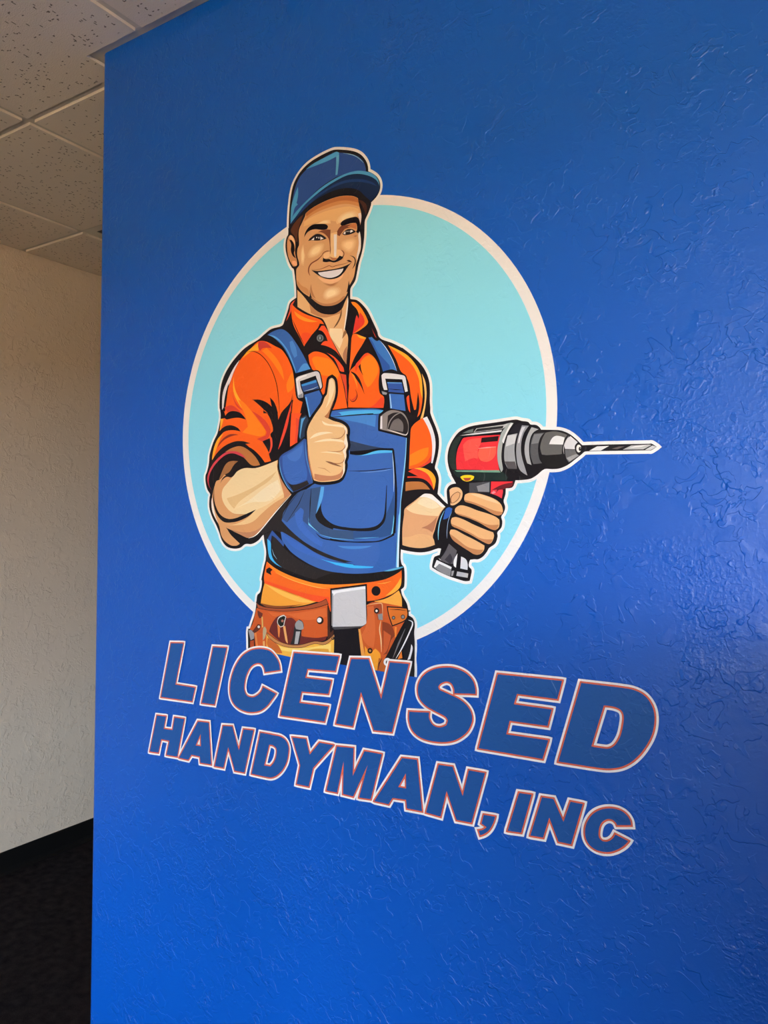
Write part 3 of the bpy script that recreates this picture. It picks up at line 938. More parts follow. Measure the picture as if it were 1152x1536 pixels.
# ---- overalls
DK = '2B2729'
PART('bib', [
 ('f', '3C67B4', "I 640,712 800,692 1152,682 J 312,1022 250,1085 M 240,310 620,402 560,1150 P 812,30 775,420 777,668 620,716 400,742 150,744 0,736 N 1000,1066 800,1032 650,977 500,892 380,802 300,702 270,652 260,400 380,250 540,60 K 560,900 700,300"),
 ('f', '4886D2', "I 690,790 1000,765 1152,757 M 215,120 200,270 0,215 I 850,832"),
 ('f', '52B2EC', "I 630,748 720,728 900,706 1152,700 J 310,1026 250,1068 0,1076 I 740,772 628,778"),
 ('f', '3C68C0', "I 632,742 720,730 760,765 630,776"),
 ('l', INK, "I 630,788 800,772 1000,755 1152,747 J 100,1078 260,1072", 13),
 ('f', '3A5688', "N 300,300 460,80 640,20 620,440 600,485 540,430 430,350 330,440 260,390"),
 ('f', '416DC2', "N 430,330 500,260 540,300 530,430 620,560 780,690 760,742 600,642 470,500"),
 ('l', INK, "N 548,55 480,210 330,440", 10), ('l', INK, "N 465,85 340,240 272,392", 10),
 ('f', DK, "N 385,112 240,280 200,330 0,560 40,592 150,540 240,560 280,560 430,650 540,722 700,822 900,902 1152,956 P 0,592 130,606 280,642 150,600 N 1152,932 960,880 760,800 560,690 400,560 268,420 300,280"),
 ('f', DK, "N 145,598 200,640 300,760 420,860 560,950 750,1022 950,1062 1152,1074 P 0,870 N 900,1185 600,1125 300,1012 272,992 180,930 150,800"),
 ('f', DK, "N 45,595 150,545 90,640 85,700 110,860 180,942 272,998 95,925 70,900 78,790"),
 ('f', '3458A0', "N 90,650 150,540 300,700 290,740 200,640 145,600 132,690"),
 ('f', '3D6AC0', "N 250,560 360,640 560,745 740,850 900,918 700,880 500,800 380,720"),
 ('f', '45B5F0', "N 88,645 132,690 140,830 180,920 272,998 180,945 112,865"),
 ('l', 'A8D8F0', "N 148,770 170,840 208,895", 7),
 ('f', '40B8F5', "N 735,888 900,930 1152,960 P 250,642 570,662 400,677 200,672 0,627 N 950,970"),
 ('f', '4A88D0', "P 50,400 250,405 480,400 400,428 250,442 120,428"),
 ('f', '3363B0', "P 560,350 760,290 770,640 620,700 420,735 560,560"),
 ('f', '84CBF2', "M 613,415 622,415 612,640 590,900 O 850,640 835,760 P 830,30 815,350 807,667 773,667 785,330 806,30 O 815,900 845,560 885,200"),
 ('f', 'EAF2FA', "P 800,300 822,60 812,350 805,667 790,667"),
 ('f', '1A1718', "P 0,735 200,745 400,741 620,716 780,690 842,702 800,742 650,812 450,852 200,872 -300,850"),
 ('f', '5FB4DC', "P 620,715 740,680 860,655 868,664 800,690 700,712"),
 ('f', '2B3A52', "K 350,62 440,25 470,110 450,335 350,345 330,250"),
 ('f', '5AA2DA', "K 372,72 432,48 396,112 372,230 356,335 348,300"),
])
PART('bib_pocket', [
 ('f', '2F548C', "P -20,300 -20,212 300,225 480,220 600,160 640,20 O 655,800 745,640 755,900 P 745,100 722,262 560,302 200,322"),
 ('f', '3A5680', "N 640,20 752,0 690,335 722,432 800,492 900,530 1152,547 1152,652 900,632 740,582 622,442"),
 ('f', '3C69B8', "N 775,60 O 60,560 O 200,190 350,195 540,140 722,150 735,500 745,640 700,800 600,1000 480,1085 350,1092 150,1078 0,1045 N 880,450 790,370 757,280"),
 ('f', '344360', "O 195,5 500,80 722,110 560,122 300,152 205,168"),
 ('f', INK, "O 203,140 400,125 560,103 742,103 742,130 540,131 360,186 205,176"),
 ('f', '55BCF2', "O 208,176 350,186 540,131 727,131 727,156 550,166 360,191"),
 ('l', INK, "O 180,381 400,381 600,362 732,345", 10),
 ('l', '7FA8DC', "O 330,396 480,394 620,378 728,358", 6),
 ('f', INK, "O 724,108 750,118 767,300 787,600 782,880 767,1152 743,1152 757,800 757,500 735,200"),
 ('l', 'B8D4EC', "O 728,160 740,300 748,480 744,640", 9),
 ('f', INK, "P 757,-5 775,0 770,100 752,272 650,322 560,352 380,362 200,357 -40,322 -40,308 200,346 400,346 560,336 720,266"),
 ('f', '66B8E0', "P 745,20 752,60 735,240 712,262 728,180"),
 ('l', '5FB0E8', "P 260,308 400,305 560,296", 9),
 ('f', '1E1C20', "N 757,200 757,285 792,372 882,452 1000,492 1152,503 O 150,1078 350,1090 500,1070 580,1020 622,940 640,800 655,560 662,560 657,800 648,950 612,1040 520,1112 350,1128 150,1112 0,1087 N 900,530 800,490 720,430 684,345"),
 ('f', '5AA8E8', "N 752,0 792,0 768,160 690,337 718,200"),
 ('f', '84DCF2', "N 600,380 606,450 742,582 640,502 598,470"),
 ('l', '60B0E8', "N 735,590 900,638 1152,658", 11),
 ('l', INK, "N 690,570 760,630 860,655 1000,675 1152,685", 15),
 ('l', INK, "N 632,20 620,200 612,400", 13),
])
PART('strap', [
 ('o', '3765B0', "E 10,600 100,545 210,515 300,560 400,680 500,840 590,1010 630,1090 460,1140 415,1150 350,980 250,790 150,680 80,625", 2.6),
 ('f', '5AA0E0', "E 15,598 120,618 230,715 330,865 415,1090 420,1150 380,1040 290,830 190,700 90,630"),
 ('f', '4C86D0', "E 330,700 370,680 420,780 440,900 400,930 350,820"),
 ('f', '5296DC', "E 440,1140 520,1020 580,1010 630,1088"),
])
PART('strap', [
 ('o', '3763B0', "I 300,512 482,455 532,560 400,745 370,792 345,700", 2.4),
 ('f', '6AB0EA', "I 312,540 328,540 376,780 362,790"),
])
PART('strap_buckle', [
 ('o', '2F4F8F', "I 255,385 455,318 492,432 288,478", 2.4),
 ('f', '4394DC', "I 262,387 450,326 457,356 274,408"),
 ('l', 'C8D4E0', "I 295,468 400,440 475,408", 8),
 ('o', 'DAD6D8', "I 195,320 230,285 440,222 485,245 518,400 500,440 485,400 440,275 245,345 260,430 285,495 285,545 230,550 220,530", 1.8),
 ('f', '94949A', "I 225,522 280,490 285,545 235,553"),
 ('f', 'F4F2F2', "I 200,325 240,290 330,262 330,280 250,310 215,345 240,480 225,520"),
])
PART('strap', [
 ('o', '3D78C4', "F 555,590 600,580 640,620 670,635 700,620 780,720 870,870 935,1035 860,1010 750,1040 700,880 640,740", 2.0),
 ('f', '2F5AA8', "F 557,592 610,640 680,780 830,950 840,1005 752,1038 690,860"),
 ('l', 'EAF2FF', "F 715,635 790,730 870,870 932,1030", 7),
])
PART('strap', [
 ('o', '3B6CBC', "J 388,800 582,815 606,1032 430,1002 400,995", 2.2),
 ('f', '9AC8F0', "J 390,810 403,810 425,992 407,998"),
])
PART('strap_buckle', [
 ('o', '3458A8', "J 352,648 560,655 588,795 378,778", 2.4),
 ('f', '5C98D8', "J 355,648 558,654 558,668 357,664"),
 ('l', INK, "J 372,738 470,748 582,755", 11),
 ('o', 'EAE8EA', "J 285,560 320,530 440,535 580,560 605,590 635,770 600,780 562,612 335,602 365,752 320,752 300,690", 1.8),
 ('f', '94949A', "J 288,768 362,790 350,817 300,810"),
])
PART('pocket_clip', [
 ('o', '8C8482', "M 265,300 270,130 380,55 480,50 580,90 640,200 642,340 612,385", 2.6),
 ('f', 'E4E0E4', "M 268,292 275,132 296,120 296,294"),
 ('f', '2A2426', "M 358,292 370,120 450,80 540,88 610,160 640,250 632,345 600,365"),
 ('l', '9A9492', "M 366,300 400,190 470,112 555,78", 12),
 ('f', '706A6A', "M 390,302 440,190 510,155 560,200 577,260 570,335"),
 ('l', 'EAE2DA', "M 368,306 490,345 605,378 636,335", 10),
])
# ---- arms and hands
PART('forearm', [
 ('f', 'D99E6A', "H 240,985 300,920 380,955 460,880 550,840 680,840 800,805 970,735 L 955,0 975,130 1040,250 1127,342 1000,470 880,620 760,770 680,850 600,880 540,860 470,820 330,760 380,840 440,900 492,950 450,975 380,970 300,910 260,840 240,740 190,620 150,500 145,420 165,300 200,180"),
 ('f', 'F2D6A4', "H 400,950 460,882 550,842 680,842 800,807 955,745 L 950,0 990,180 1035,350 940,420 830,470 700,560 600,580 500,585 400,570 310,480 270,380 280,280 340,200"),
 ('f', 'EDC890', "L 300,715 430,710 560,650 690,540 830,470 1035,330 1035,380 900,460 760,580 650,680 500,720"),
 ('f', 'E6C088', "L 330,390 500,330 700,230 900,90 945,55 860,170 700,280 500,420 420,520 360,450"),
 ('f', 'F6E2BC', "L 430,520 600,420 800,260 960,160 1000,280 860,420 640,440"),
 ('f', 'C08560', "L 330,762 540,810 680,790 800,710 760,770 680,850 600,880 480,830"),
 ('f', 'C98860', "L 957,0 1000,150 1127,342 1040,392 1030,300 982,150"),
 ('f', INK, "L 178,255 175,400 200,500 250,590 330,640 420,640 530,600 692,528 600,610 480,670 370,690 290,680 220,610 180,520 163,400"),
 ('f', 'F5E8DC', "L 150,380 140,440 155,560 225,700 190,600 165,480"),
 ('f', INK, "L 320,752 400,790 500,850 600,888 690,865 640,940 560,948 500,955 430,880"),
 ('f', INK, "L 250,215 280,140 360,75 410,5 480,10 440,80 388,132 330,125 275,165"),
 ('l', 'FAF6F2', "L 1127,343 960,530 860,650 760,772 680,852 600,882", 11),
])
PART('wristband', [
 ('o', '34549A', "K 75,620 120,545 250,470 410,335 440,350 460,600 500,800 527,925 450,960 340,1020 260,1045 180,960 110,830", 2.2),
 ('f', '3D69BA', "K 122,572 250,492 402,365 417,600 452,800 440,880 300,940 220,935 160,850 125,720"),
 ('f', '4876C6', "K 180,560 300,480 390,410 370,560 300,640 220,620"),
 ('l', '62A4DC', "K 82,620 100,780 180,960 262,1050", 11),
 ('l', '5488CA', "K 424,370 442,600 482,760 522,905", 13),
 ('f', DK, "K 165,885 260,950 450,890 475,940 350,1010 265,1040"),
])
PART('thumb_up_hand', [
 ('o', 'ECC28C', "I 605,330 640,302 672,335 686,430 680,520 650,620 605,720 575,790 650,830 760,865 825,920 832,1000 K 970,270 985,380 990,440 968,500 972,570 950,640 955,700 930,800 890,868 800,900 640,912 540,890 500,720 460,480 448,280 I 335,960 360,880 430,760 520,630 550,545 580,500", 4.2),
 ('f', 'F6DEB6', "I 612,340 640,312 660,345 672,430 650,520 610,610 560,680 600,560 605,440"),
 ('f', 'B5744C', "I 602,792 622,700 652,620 667,555 642,620 600,720 548,780 580,800"),
 ('f', 'F8E6C4', "K 480,342 560,270 690,245 792,260 640,285"),
 ('f', 'F8E4C0', "K 530,387 700,340 900,350 952,390 780,368 620,378"),
 ('f', 'F6E0BA', "K 620,517 800,510 925,550 800,532"),
 ('f', 'F8E6C4', "K 645,98 740,142 900,150 945,190 780,168 680,152"),
 ('f', 'FBEEDA', "K 930,150 977,220 970,300 990,400 987,440 962,500 965,580 945,660 950,760 905,860 928,740 932,640 942,560 925,500 950,440 940,380 957,300 945,200"),
 ('f', 'C58560', "K 545,802 760,832 880,800 922,735 925,800 880,868 760,890 620,902 545,872"),
 ('f', 'C98A62', "K 456,400 482,640 522,800 545,872 530,882 490,740 460,560"),
 ('l', 'B87A50', "K 770,332 890,326 948,262 952,215", 11), ('l', 'B87A50', "K 720,503 880,506 945,460 955,410", 11), ('l', 'B87A50', "K 735,650 870,668 930,640 945,580", 11),
 ('f', '8A5A40', "K 690,634 780,650 915,712 860,702 760,672"),
 ('l', 'D29A6C', "K 590,720 680,735 760,790", 14),
])
PART('forearm', [
 ('f', 'DFA678', "S 150,1290 150,1000 175,800 190,690 340,570 470,470 560,445 640,460 740,560 857,660 780,760 720,900 680,1050 650,1150 685,1285 560,1325 430,1340 280,1325"),
 ('f', 'F0D2A2', "S 210,690 350,580 470,480 560,450 660,500 852,660 780,740 740,812 600,806 430,786 300,752"),
 ('f', 'F6E2BC', "S 390,600 480,520 620,530 760,660 640,692 500,652"),
 ('f', 'FBF5EE', "S 430,505 500,450 570,445 650,470 857,660 800,667 700,582 620,532 540,505"),
 ('f', 'B87A5A', "S 460,1010 600,940 722,820 680,1000 640,1082 560,1030"),
 ('f', 'E6B27E', "S 150,1160 280,1150 400,1110 500,1110 640,1160 682,1282 560,1325 430,1340 280,1325 150,1290"),
])
PART('wristband', [
 ('f', '2F5FB5', "S 865,695 920,665 972,690 950,760 900,840 820,870 840,780"),
 ('l', '86CCEA', "S 838,725 775,870 742,1050 740,1205", 15),
 ('l', '9AB8DC', "S 962,740 905,890 884,1050 882,1180", 8),
])
# ---- drill
drill = PART('drill', [
 ('f', '26332F', "U 75,600 100,440 180,320 250,310 180,450 165,600 175,745 120,750 85,680"),
 ('f', '1E2E2C', "U 120,765 740,762 860,850 820,892 400,892 200,852"),
 ('f', 'E9343D', "U 275,325 500,300 755,285 735,400 715,560 730,680 747,762 480,752 178,747 170,600 190,480 230,390"),
 ('f', 'F0584E', "U 260,420 340,350 500,330 490,420 460,480 460,600 380,600 290,640 270,520"),
 ('f', 'F0624E', "U 480,470 700,440 690,560 600,640 500,630 460,560"),
 ('p', '2A1418', "U 510,325 737,300 722,370 500,390"),
 ('l', 'F7A8A2', "U 465,466 580,455 702,445", 14),
 ('p', '6A7472', "U 250,265 330,225 400,205 392,257"),
 ('p', 'BFC1C2', "U 400,255 440,200 800,150 872,128 820,185 780,210"),
 ('p', '2A2A2C', "U 412,247 450,205 800,165 788,202"),
 ('p', 'E2E4E4', "U 218,296 400,265 780,222 770,245 400,285"),
 ('f', 'A9B0AE', "U 870,132 922,125 862,210 802,350 777,480 772,600 792,740 770,782 732,680 717,560 727,420 772,260"),
 ('f', 'E8E8E8', "U 870,170 900,130 932,130 852,260 802,400 782,360"),
 ('p', '74A088', "U 150,757 740,755 762,787 180,777"),
 ('f', '9FA2A6', "U 860,290 987,265 952,400 947,520 977,740 860,737 815,640 810,500 830,380"),
 ('f', 'CDD0D4', "U 852,298 972,278 948,400 830,442"),
 ('f', '5A5658', "U 815,640 952,640 977,740 860,737"),
 ('f', '24222A', "U 880,260 940,170 1000,130 1060,150 1000,260"),
 ('f', '9A9CA2', "V 330,215 410,220 350,310 320,430 325,560 370,720 392,792 300,720 265,560 270,420 300,300"),
 ('f', 'D6D8DC', "V 330,235 370,230 325,330 300,420 285,420 300,320"),
 ('f', 'A8ABB0', "V 440,235 522,260 450,310 415,420 415,560 440,672 390,652 360,520 375,380"),
 ('f', '57585C', "V 470,310 592,298 540,360 515,480 530,600 562,652 460,662 425,540 435,400"),
 ('f', '7C7E82', "V 470,320 575,310 540,360 520,420 437,430"),
])
PART('chuck', [
 ('f', '626262', "V 600,300 720,285 852,325 810,400 790,500 790,542 700,562 560,552 540,470 560,380"),
 ('f', '1C1A1C', "V 560,562 790,547 830,640 862,662 760,702 640,692 570,642"),
 ('f', 'F0F0F0', "V 643,432 680,360 730,335 822,355 802,437"),
 ('f', 'DADADE', "V 850,370 890,340 972,410 940,450 940,490 828,487 820,440"),
 ('f', '6A6A6C', "V 825,495 940,495 960,540 992,562 870,642 840,592"),
 ('f', 'A0A0A2', "V 842,592 950,548 982,562 880,632"),
 ('l', 'C0C0C4', "V 868,340 825,420 808,490 815,545", 7),
 ('c', 'F0EEE8', "V 984,482", 28, 1.6), ('c', INK, "V 998,486", 15, 1.6), ('c', '8A8A8C', "V 1002,478", 6, 1.6),
], drill)
PART('drill_bit', [
 ('p', 'EAEAEA', "W 315,332 400,285 530,280 440,330"),
 ('p', 'BDBDBD', "W 678,320 770,275 960,265 988,270 900,317"),
 ('p', 'E6E6E6', "W 740,305 810,280 940,272 880,290"),
 ('p', 'D2D2D2', "W 918,322 1000,275 1042,290 980,324"),
 ('p', '6A5F5A', "W 560,310 640,285 700,285 620,315"),
], drill)
PART('grip', [
 ('f', '4A4A50', "T 545,210 812,190 802,332 700,327 545,332"),
 ('f', '8A8B90', "T 640,250 802,200 802,322 660,318"),
], drill)
PART('battery_foot', [
 ('f', '5C5A60', "T 285,985 387,1075 340,1242 270,1237 163,1190 230,1100"),
 ('f', '3A3842', "T 230,1190 300,1110 332,1190 300,1247"),
 ('f', 'F2F2F2', "T 395,1110 375,1292 345,1262 350,1190"),
 ('f', 'F2F2F2', "T 150,1165 190,1200 168,1190"),
 ('f', 'E2E2E6', "T 440,1150 512,1200 522,1322 430,1302"),
 ('f', '8A8A8E', "T 130,1200 200,1230 320,1290 300,1402 200,1362 100,1292"),
 ('f', 'F0F0F0', "T 128,1193 320,1285 310,1312 160,1242 112,1292 93,1282"),
 ('f', '9A9AA0', "T 320,1335 352,1330 335,1397 312,1397"),
 ('f', 'BBBBC0', "T 390,1340 532,1367 525,1422 378,1397"),
], drill)
PART('indicator_light', [('f', 'F6D424', "T 430,130 480,110 560,108 608,125 590,165 520,190 460,170"), ('f', 'B04A38', "T 465,145 570,140 545,175 490,180")], drill)
PART('trigger', [
 ('f', 'E9343D', "T 825,190 1105,190 1080,207 960,242 860,292 818,322"),
 ('f', 'E83E4A', "T 813,342 850,290 960,280 977,310 960,407 900,372"),
 ('f', '6A2028', "T 828,302 960,232 1107,200 1092,250 980,290 920,300 890,342 900,292"),
 ('f', 'F4909A', "T 825,335 860,310 885,330 850,350"),
], drill)
SK, SKS = 'EAB57E', 'C68658'
def finger(outline, shade, hl=None):
    it = [('f', SK, outline), ('f', SKS, shade)]
    if hl: it.append(('f', 'F2CC9C', hl))
    return it
grip_hand = PART('drill_hand', [
 ('f', 'EFBE8C', "T 290,300 330,270 400,265 445,300 460,350 440,420 390,470 340,495 305,490 300,400"),
 ('f', '8A5A3C', "T 308,470 303,400 345,345 400,318 432,338 416,404 362,458"),
 ('f', 'E4AC7C', "T 320,462 315,402 350,352 400,327 424,342 408,400 358,450"),
])
PART('finger', finger("T 480,420 490,360 540,338 640,340 760,370 880,420 950,480 975,560 960,610 910,625 840,600 720,530 600,480 500,450", "T 480,425 600,455 740,510 860,560 972,580 955,612 910,625 840,600 720,530 600,480 500,452", "T 560,350 700,360 860,420 940,480 800,440 660,390"), grip_hand)
PART('finger', finger("T 360,580 370,530 430,495 520,510 650,560 780,600 880,640 930,680 925,770 880,812 800,790 680,720 540,660 420,620", "T 365,592 480,622 620,675 780,740 922,742 900,795 870,812 800,790 680,720 540,660 420,622"), grip_hand)
PART('finger', finger("T 310,700 325,655 380,645 480,680 600,740 740,800 850,840 862,890 830,970 790,990 700,950 560,870 420,800 330,760", "T 315,732 420,775 560,845 700,920 845,930 820,978 790,990 700,950 560,870 420,802 330,762"), grip_hand)
PART('finger', finger("T 295,850 310,805 370,810 480,870 620,940 740,1010 730,1070 680,1120 620,1125 540,1080 420,1000 330,930", "T 300,860 400,935 520,1025 640,1060 725,1062 680,1118 620,1125 540,1080 420,1002 330,932"), grip_hand)
# ---- tool belt
belt = PART('tool_belt', [
 ('f', 'F0A23C', "Q 262,285 420,345 600,415 905,515 740,560 500,585 300,580 215,535 235,400"),
 ('f', 'F8BE58', "Q 275,300 420,358 600,428 880,520 700,520 480,440"),
 ('f', '8A4A28', "Q 213,530 400,566 640,556 740,545 500,592 300,585"),
 ('f', 'EFA948', "R 545,245 700,205 830,120 862,200 867,305 700,310 640,275"),
 ('f', 'F46A22', "Q 290,18 400,105 560,185 740,248 900,288 1100,303 P 200,872 450,850 650,810 800,735 842,700 832,890 760,975 640,1035 520,1072 410,1088 Q 1075,640 1030,490 900,517 600,412 262,288 255,200"),
 ('f', 'F5562A', "Q 262,250 500,330 760,410 1060,460 1070,600 1030,490 900,515 600,410 262,286"),
 ('f', 'FC8A28', "Q 290,20 400,105 560,185 740,248 900,288 1100,303 P 200,874 400,856 300,890 100,905 Q 1090,342 900,330 620,250 400,150"),
 ('l', 'FFC060', "Q 395,155 640,262 900,335 1060,355", 8),
 ('f', 'FDB040', "P 832,790 832,890 760,973 640,1022 740,930 800,850"),
 ('l', 'FFB050', "P 540,872 640,860 712,840", 10),
 ('f', INK, "Q 283,115 320,90 362,120 335,145 347,187 310,168 283,152"),
 ('c', '17141A', "P 527,958", 56),
])
PART('belt_buckle', [
 ('o', 'CBCCD1', "R 58,118 447,68 457,500 400,530 68,542", 2.4),
 ('f', 'F6F6F8', "R 60,130 442,74 447,102 120,150 75,185"),
 ('f', '94969A', "R 60,150 76,162 70,532 56,525"),
 ('f', '4A4A4E', "R 58,540 400,530 457,500 440,540 250,560 100,572"),
], belt)
PART('belt_strap', [('f', '15131B', "R 92,572 370,552 402,892 268,880 235,985 150,970 160,868 82,850")], belt)
pouch = PART('tool_pouch', [
 ('f', 'CC5C2A', "Q 165,590 240,610 500,628 760,610 1040,550 1055,700 1040,940 900,1010 700,1060 560,1060 400,990 290,900 290,1105 90,1092 70,1000 62,880 110,800 140,690"),
 ('f', 'D86A36', "Q 300,640 600,660 900,610 1020,590 1030,700 820,740 660,720 520,670 400,700"),
 ('f', '4A2A20', "Q 1037,560 1060,620 1072,900 1112,860 1100,950 1040,1000"),
 ('o', 'A85232', "Q 160,520 200,560 300,590 500,600 740,575 950,520 1020,485 1045,540 900,585 720,612 500,630 300,615 180,590", 0.7),
 ('f', '6A2A28', "Q 318,882 350,790 420,700 510,680 540,720 600,715 650,760 700,850 720,940 900,960 1032,940 1000,992 860,1022 700,1052 560,1047 440,992"),
 ('f', 'F0B84A', "Q 285,918 330,960 430,1030 560,1075 700,1080 880,1030 1000,1030 1122,940 1117,1160 860,1235 440,1165 285,1105"),
 ('f', 'F8D674', "Q 440,1062 560,1087 800,1082 1080,1032 1080,1132 600,1132 450,1112"),
 ('f', 'C8682E', "Q 300,960 420,1042 482,1152 400,1142 300,1062"),
 ('f', 'DDA03C', "Q 780,1120 900,1095 1050,1100 1060,1150 800,1160"),
 ('o', 'C48650', "Q 290,900 330,930 430,1000 560,1045 700,1050 880,1005 1000,1010 1120,920 1125,945 1010,1040 880,1030 720,1078 560,1075 420,1030 320,960", 0.6),
 ('f', '6A3028', "Q 175,620 240,660 230,710 200,722 180,680"),
 ('f', INK, "Q 55,880 70,850 130,880 142,1000 152,1085 60,1095"),
 ('f', 'B04A28', "Q 85,1000 130,990 132,1082 85,1087"), ('f', 'E08848', "Q 135,900 160,895 182,1080 165,1080"),
], belt)
PART('rivet', [('c', '2A1A16', "Q 947,745", 44), ('c', 'F2F0F0', "Q 938,742", 28)], pouch)
PART('rivet', [('c', INK, "Q 1105,967", 18), ('c', 'B08050', "Q 1102,964", 9)], pouch)
PART('pliers', [
 ('f', 'E0E0DC', "Q 418,752 440,702 500,677 530,700 512,765 502,815 460,832 425,792"),
 ('f', '1E2420', "Q 425,752 445,715 500,690 520,705 503,765 495,808 460,822 432,790"),
 ('c', 'B07060', "Q 482,752", 16),
 ('f', 'E08444', "Q 420,792 452,832 442,962 430,932"), ('f', 'E8A866', "Q 490,822 517,812 547,1000 547,1032 520,992"),
], pouch)
PART('wrench', [
 ('f', '2A2A2E', "Q 630,830 650,770 690,732 730,760 747,820 722,862 692,1040 578,1040 610,950"),
 ('f', '94969A', "Q 640,790 680,740 730,770 742,852 700,862 650,852"),
 ('f', 'AEAEB2', "Q 650,882 702,882 672,1036 630,1036"),
], pouch)
PART('screwdriver', [
 ('f', '9A9AA0', "Q 62,870 90,860 130,900 130,970 90,990"),
 ('f', '5A2A20', "Q 110,882 180,790 217,800 205,852 140,902"), ('c', 'E8E4E4', "Q 190,825", 15),
 ('f', 'D8B468', "Q 224,700 240,700 246,832 230,832"), ('f', 'B4A484', "Q 243,850 265,820 287,870 265,960 240,992"), ('f', 'E0A868', "Q 240,1000 265,1000 268,1100 245,1100"),
], pouch)
pouch2 = PART('tool_pouch', [
 ('f', 'C85C2A', "R 460,290 560,250 860,305 900,330 930,430 860,560 780,700 700,870 680,1060 560,1040 500,900 400,880 375,580 455,500"),
 ('f', 'D46A38', "R 470,310 540,300 560,600 540,780 460,740 400,640 460,500"),
 ('f', 'E8A250', "R 365,565 387,565 442,882 400,882"),
 ('f', '8A3E24', "R 640,480 740,520 790,640 740,700 700,850 650,862 640,600"),
 ('f', 'C85E32', "R 655,580 742,640 700,800 650,862"),
 ('f', 'A84C2A', "R 540,300 640,265 650,380 640,460 590,460"),
 ('l', 'E8B080', "R 460,290 560,272 630,270 642,310 645,420", 11),
 ('f', 'F0A232', "R 440,760 500,850 560,790 622,870 580,1042 540,1037 490,890 440,882"),
 ('f', 'B86028', "R 600,900 650,920 682,1000 662,1057 580,1042"), ('l', '2A1A16', "R 640,900 605,960 590,1040", 12),
 ('o', 'D8742C', "R 705,315 920,330 930,400 900,460 760,520 720,400", 1.5),
 ('l', INK, "R 725,340 820,340 915,352", 10),
 ('f', 'E88C3C', "R 783,540 807,540 802,652 785,662"),
 ('f', '8A8C8E', "R 588,395 642,385 647,462 600,457"),
 ('l', 'E8C494', "R 625,465 610,570 625,680 630,832", 13),
], belt)
for s, rr in (("R 575,355", 30), ("R 500,815", 30)):
    PART('rivet', [('c', '2A1A18', s, rr), ('c', 'E4E0DC' if rr == 30 and '575' in s else 'C08858', s, 13)], pouch2)
for s, rr in (("R 770,435", 20), ("R 878,425", 24)):
    PART('rivet', [('c', INK, s, rr), ('c', '7C8086', s, rr - 7)], pouch2)
PART('hammer', [
 ('f', '16161A', "R 690,870 850,560 920,450 985,430 1012,500 960,600 880,740 830,902 720,950 655,930"),
 ('f', '1C1B22', "R 900,720 1000,560 1012,700 1010,1110 945,1106 970,950 895,930"),
 ('l', '74747A', "R 905,560 830,730 762,900", 18),
 ('l', 'F2F2F5', "R 942,462 990,492 962,585 870,780 797,905", 15),
 ('f', 'EAEAF0', "R 975,740 992,790 962,912 930,922 960,830"),
 ('f', 'E88030', "R 862,815 872,900 818,912"),
 ('c', 'F2F2F2', "R 700,945", 44), ('c', INK, "R 703,948", 22),
], pouch2)

# ---- lettering: every letter its own cut-out with orange line and white border
LV[:] = np.maximum(LV, 2)
LBASE = int(LV[955:1020, 330:630].max()) + 1
def letter(ch, outer, hole, label, curved, big):
    root = link('letter_decal', None, None, (0, 0, 0))
    tag(root, label, 'letter', 'letters of the upper line' if big else 'letters of the lower line')
    loops = [pts(outer)] + ([pts(hole)] if hole else [])
    if curved:
        loops = [smooth(q, sub=5, corner=48) for q in loops]
    base = LBASE
    for k, (nm, hexc, w) in enumerate((('white_border', 'F8F6F6', 0.0063), ('orange_outline', 'D8664C', 0.0028), ('blue_face', '1F569F', 0.0))):
        lv = base + k
        pr = Print()
        Wl = [[on_wall(q, lv) for q in lp] for lp in loops]
        if k == 2:
            pr.tri(Wl, lv, hexc)
        else:
            pr.tri(Wl, lv, hexc)
            for lp in Wl:
                pr.stroke(lp, w, lv, hexc)
        pr.build(nm, root)
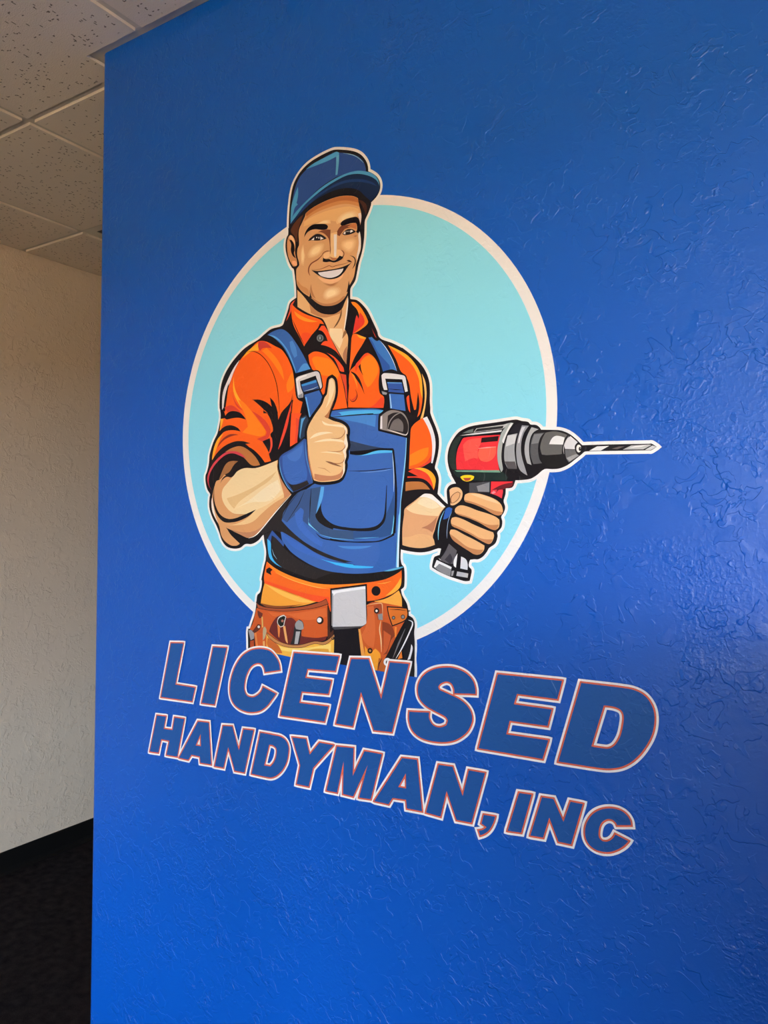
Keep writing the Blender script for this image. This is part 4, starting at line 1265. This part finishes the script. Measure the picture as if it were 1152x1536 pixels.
LET = [
 ('L', "a 218,122 370,125 272,632 515,672 478,838 95,785", None, 'large blue letter L opening the upper line of wall lettering', 0, 1),
 ('I', "a 740,172 905,180 755,878 598,858", None, 'large blue letter I between L and C on the upper line', 0, 1),
 ('C', "b 515,272 505,210 480,160 430,105 375,85 310,82 240,100 170,150 110,240 75,340 62,420 65,500 90,570 140,620 210,650 270,655 340,640 400,595 450,530 478,490 362,428 340,475 300,510 260,522 215,505 193,460 192,400 210,320 245,250 290,215 335,212 365,240 380,292", None, 'large blue letter C between I and E, overlapping the tool pouch', 1, 1),
 ('E', "b 645,118 1050,150 1018,282 765,262 745,345 982,372 955,490 712,468 692,572 955,605 920,742 520,685", None, 'large blue letter E between C and N on the upper line', 0, 1),
 ('N', "c 185,92 315,95 410,395 475,118 618,130 490,642 355,628 258,340 195,598 70,578", None, 'large blue letter N between E and S on the upper line', 0, 1),
 ('S', "c 1118,355 1040,352 960,350 955,310 935,275 900,262 860,275 838,300 850,325 920,358 1000,397 1060,450 1090,510 1090,570 1050,645 970,700 880,717 780,708 700,680 645,630 620,560 620,488 690,492 770,495 770,540 800,590 850,607 900,590 912,555 890,525 820,487 750,447 700,392 685,330 695,270 735,210 800,172 880,157 960,162 1040,195 1095,250 1116,310", None, 'large blue letter S between N and E on the upper line', 1, 1),
 ('E', "d 180,82 550,120 522,225 290,195 272,255 490,285 465,380 248,350 228,428 470,462 437,570 68,508", None, 'large blue letter E between S and D on the upper line', 0, 1),
 ('D', "d 660,132 780,146 895,160 970,175 1030,210 1070,270 1082,340 1070,420 1030,500 970,570 900,612 820,625 740,618 630,601 528,585", "d 790,262 850,270 890,290 905,325 900,380 885,440 855,490 820,510 780,508 718,498", 'large blue letter D closing the upper line of wall lettering', 1, 1),
 ('H', "e 130,85 218,95 195,213 280,225 300,105 393,118 325,480 222,462 250,328 172,312 145,442 62,430", None, 'blue letter H opening the lower line of wall lettering', 0, 0),
 ('A', "e 525,143 628,155 652,555 548,538 542,478 462,462 432,510 343,490", "e 550,262 552,380 502,372", 'blue letter A between H and N on the lower line', 0, 0),
 ('N', "e 765,185 855,190 917,420 962,218 1058,228 970,632 878,615 815,388 770,585 685,570", None, 'blue letter N between A and D on the lower line', 0, 0),
 ('D', "f 125,55 190,66 250,78 310,92 355,125 380,180 378,250 360,330 320,400 270,445 220,462 160,453 100,440 45,428", "f 205,165 240,170 270,200 270,260 250,320 215,362 160,352", 'blue letter D between N and Y on the lower line', 1, 0),
 ('Y', "f 415,98 540,112 573,255 662,145 790,168 605,375 565,545 455,522 488,352", None, 'blue letter Y between D and M on the lower line', 0, 0),
 ('M', "f 820,180 972,195 965,448 1072,222 g 172,112 85,465 f 1022,645 1100,350 968,635 876,612 882,315 822,600 725,580", None, 'blue letter M between Y and A on the lower line', 0, 0),
 ('A', "g 330,142 448,155 488,560 368,538 362,470 255,455 225,505 112,480", "g 360,262 362,380 300,370", 'blue letter A between M and N on the lower line', 0, 0),
 ('N', "g 618,195 728,210 806,440 855,238 982,260 875,650 758,628 680,400 632,602 518,570", None, 'blue letter N just before the comma on the lower line', 0, 0),
 (',', "g 972,588 1062,602 1045,655 1016,705 980,735 944,749 932,712 966,705 994,684 954,656", None, 'blue comma after N on the lower line of lettering', 1, 0),
 ('I', "h 348,86 432,98 362,350 272,338", None, 'blue letter I just after the comma on the lower line', 0, 0),
 ('N', "h 500,115 577,126 643,278 690,144 772,160 694,428 610,410 549,250 508,383 423,369", None, 'blue letter N between I and C on the lower line', 0, 0),
 ('C', "h 1092,300 1085,265 1055,224 1008,197 945,188 884,200 836,229 802,277 787,330 792,388 820,436 872,469 940,479 998,464 1045,436 1074,406 988,362 968,391 936,409 902,407 879,378 879,330 895,286 928,262 962,262 989,281 1000,300", None, 'blue letter C closing the lower line of wall lettering', 1, 0),
]
for a in LET:
    letter(*a)
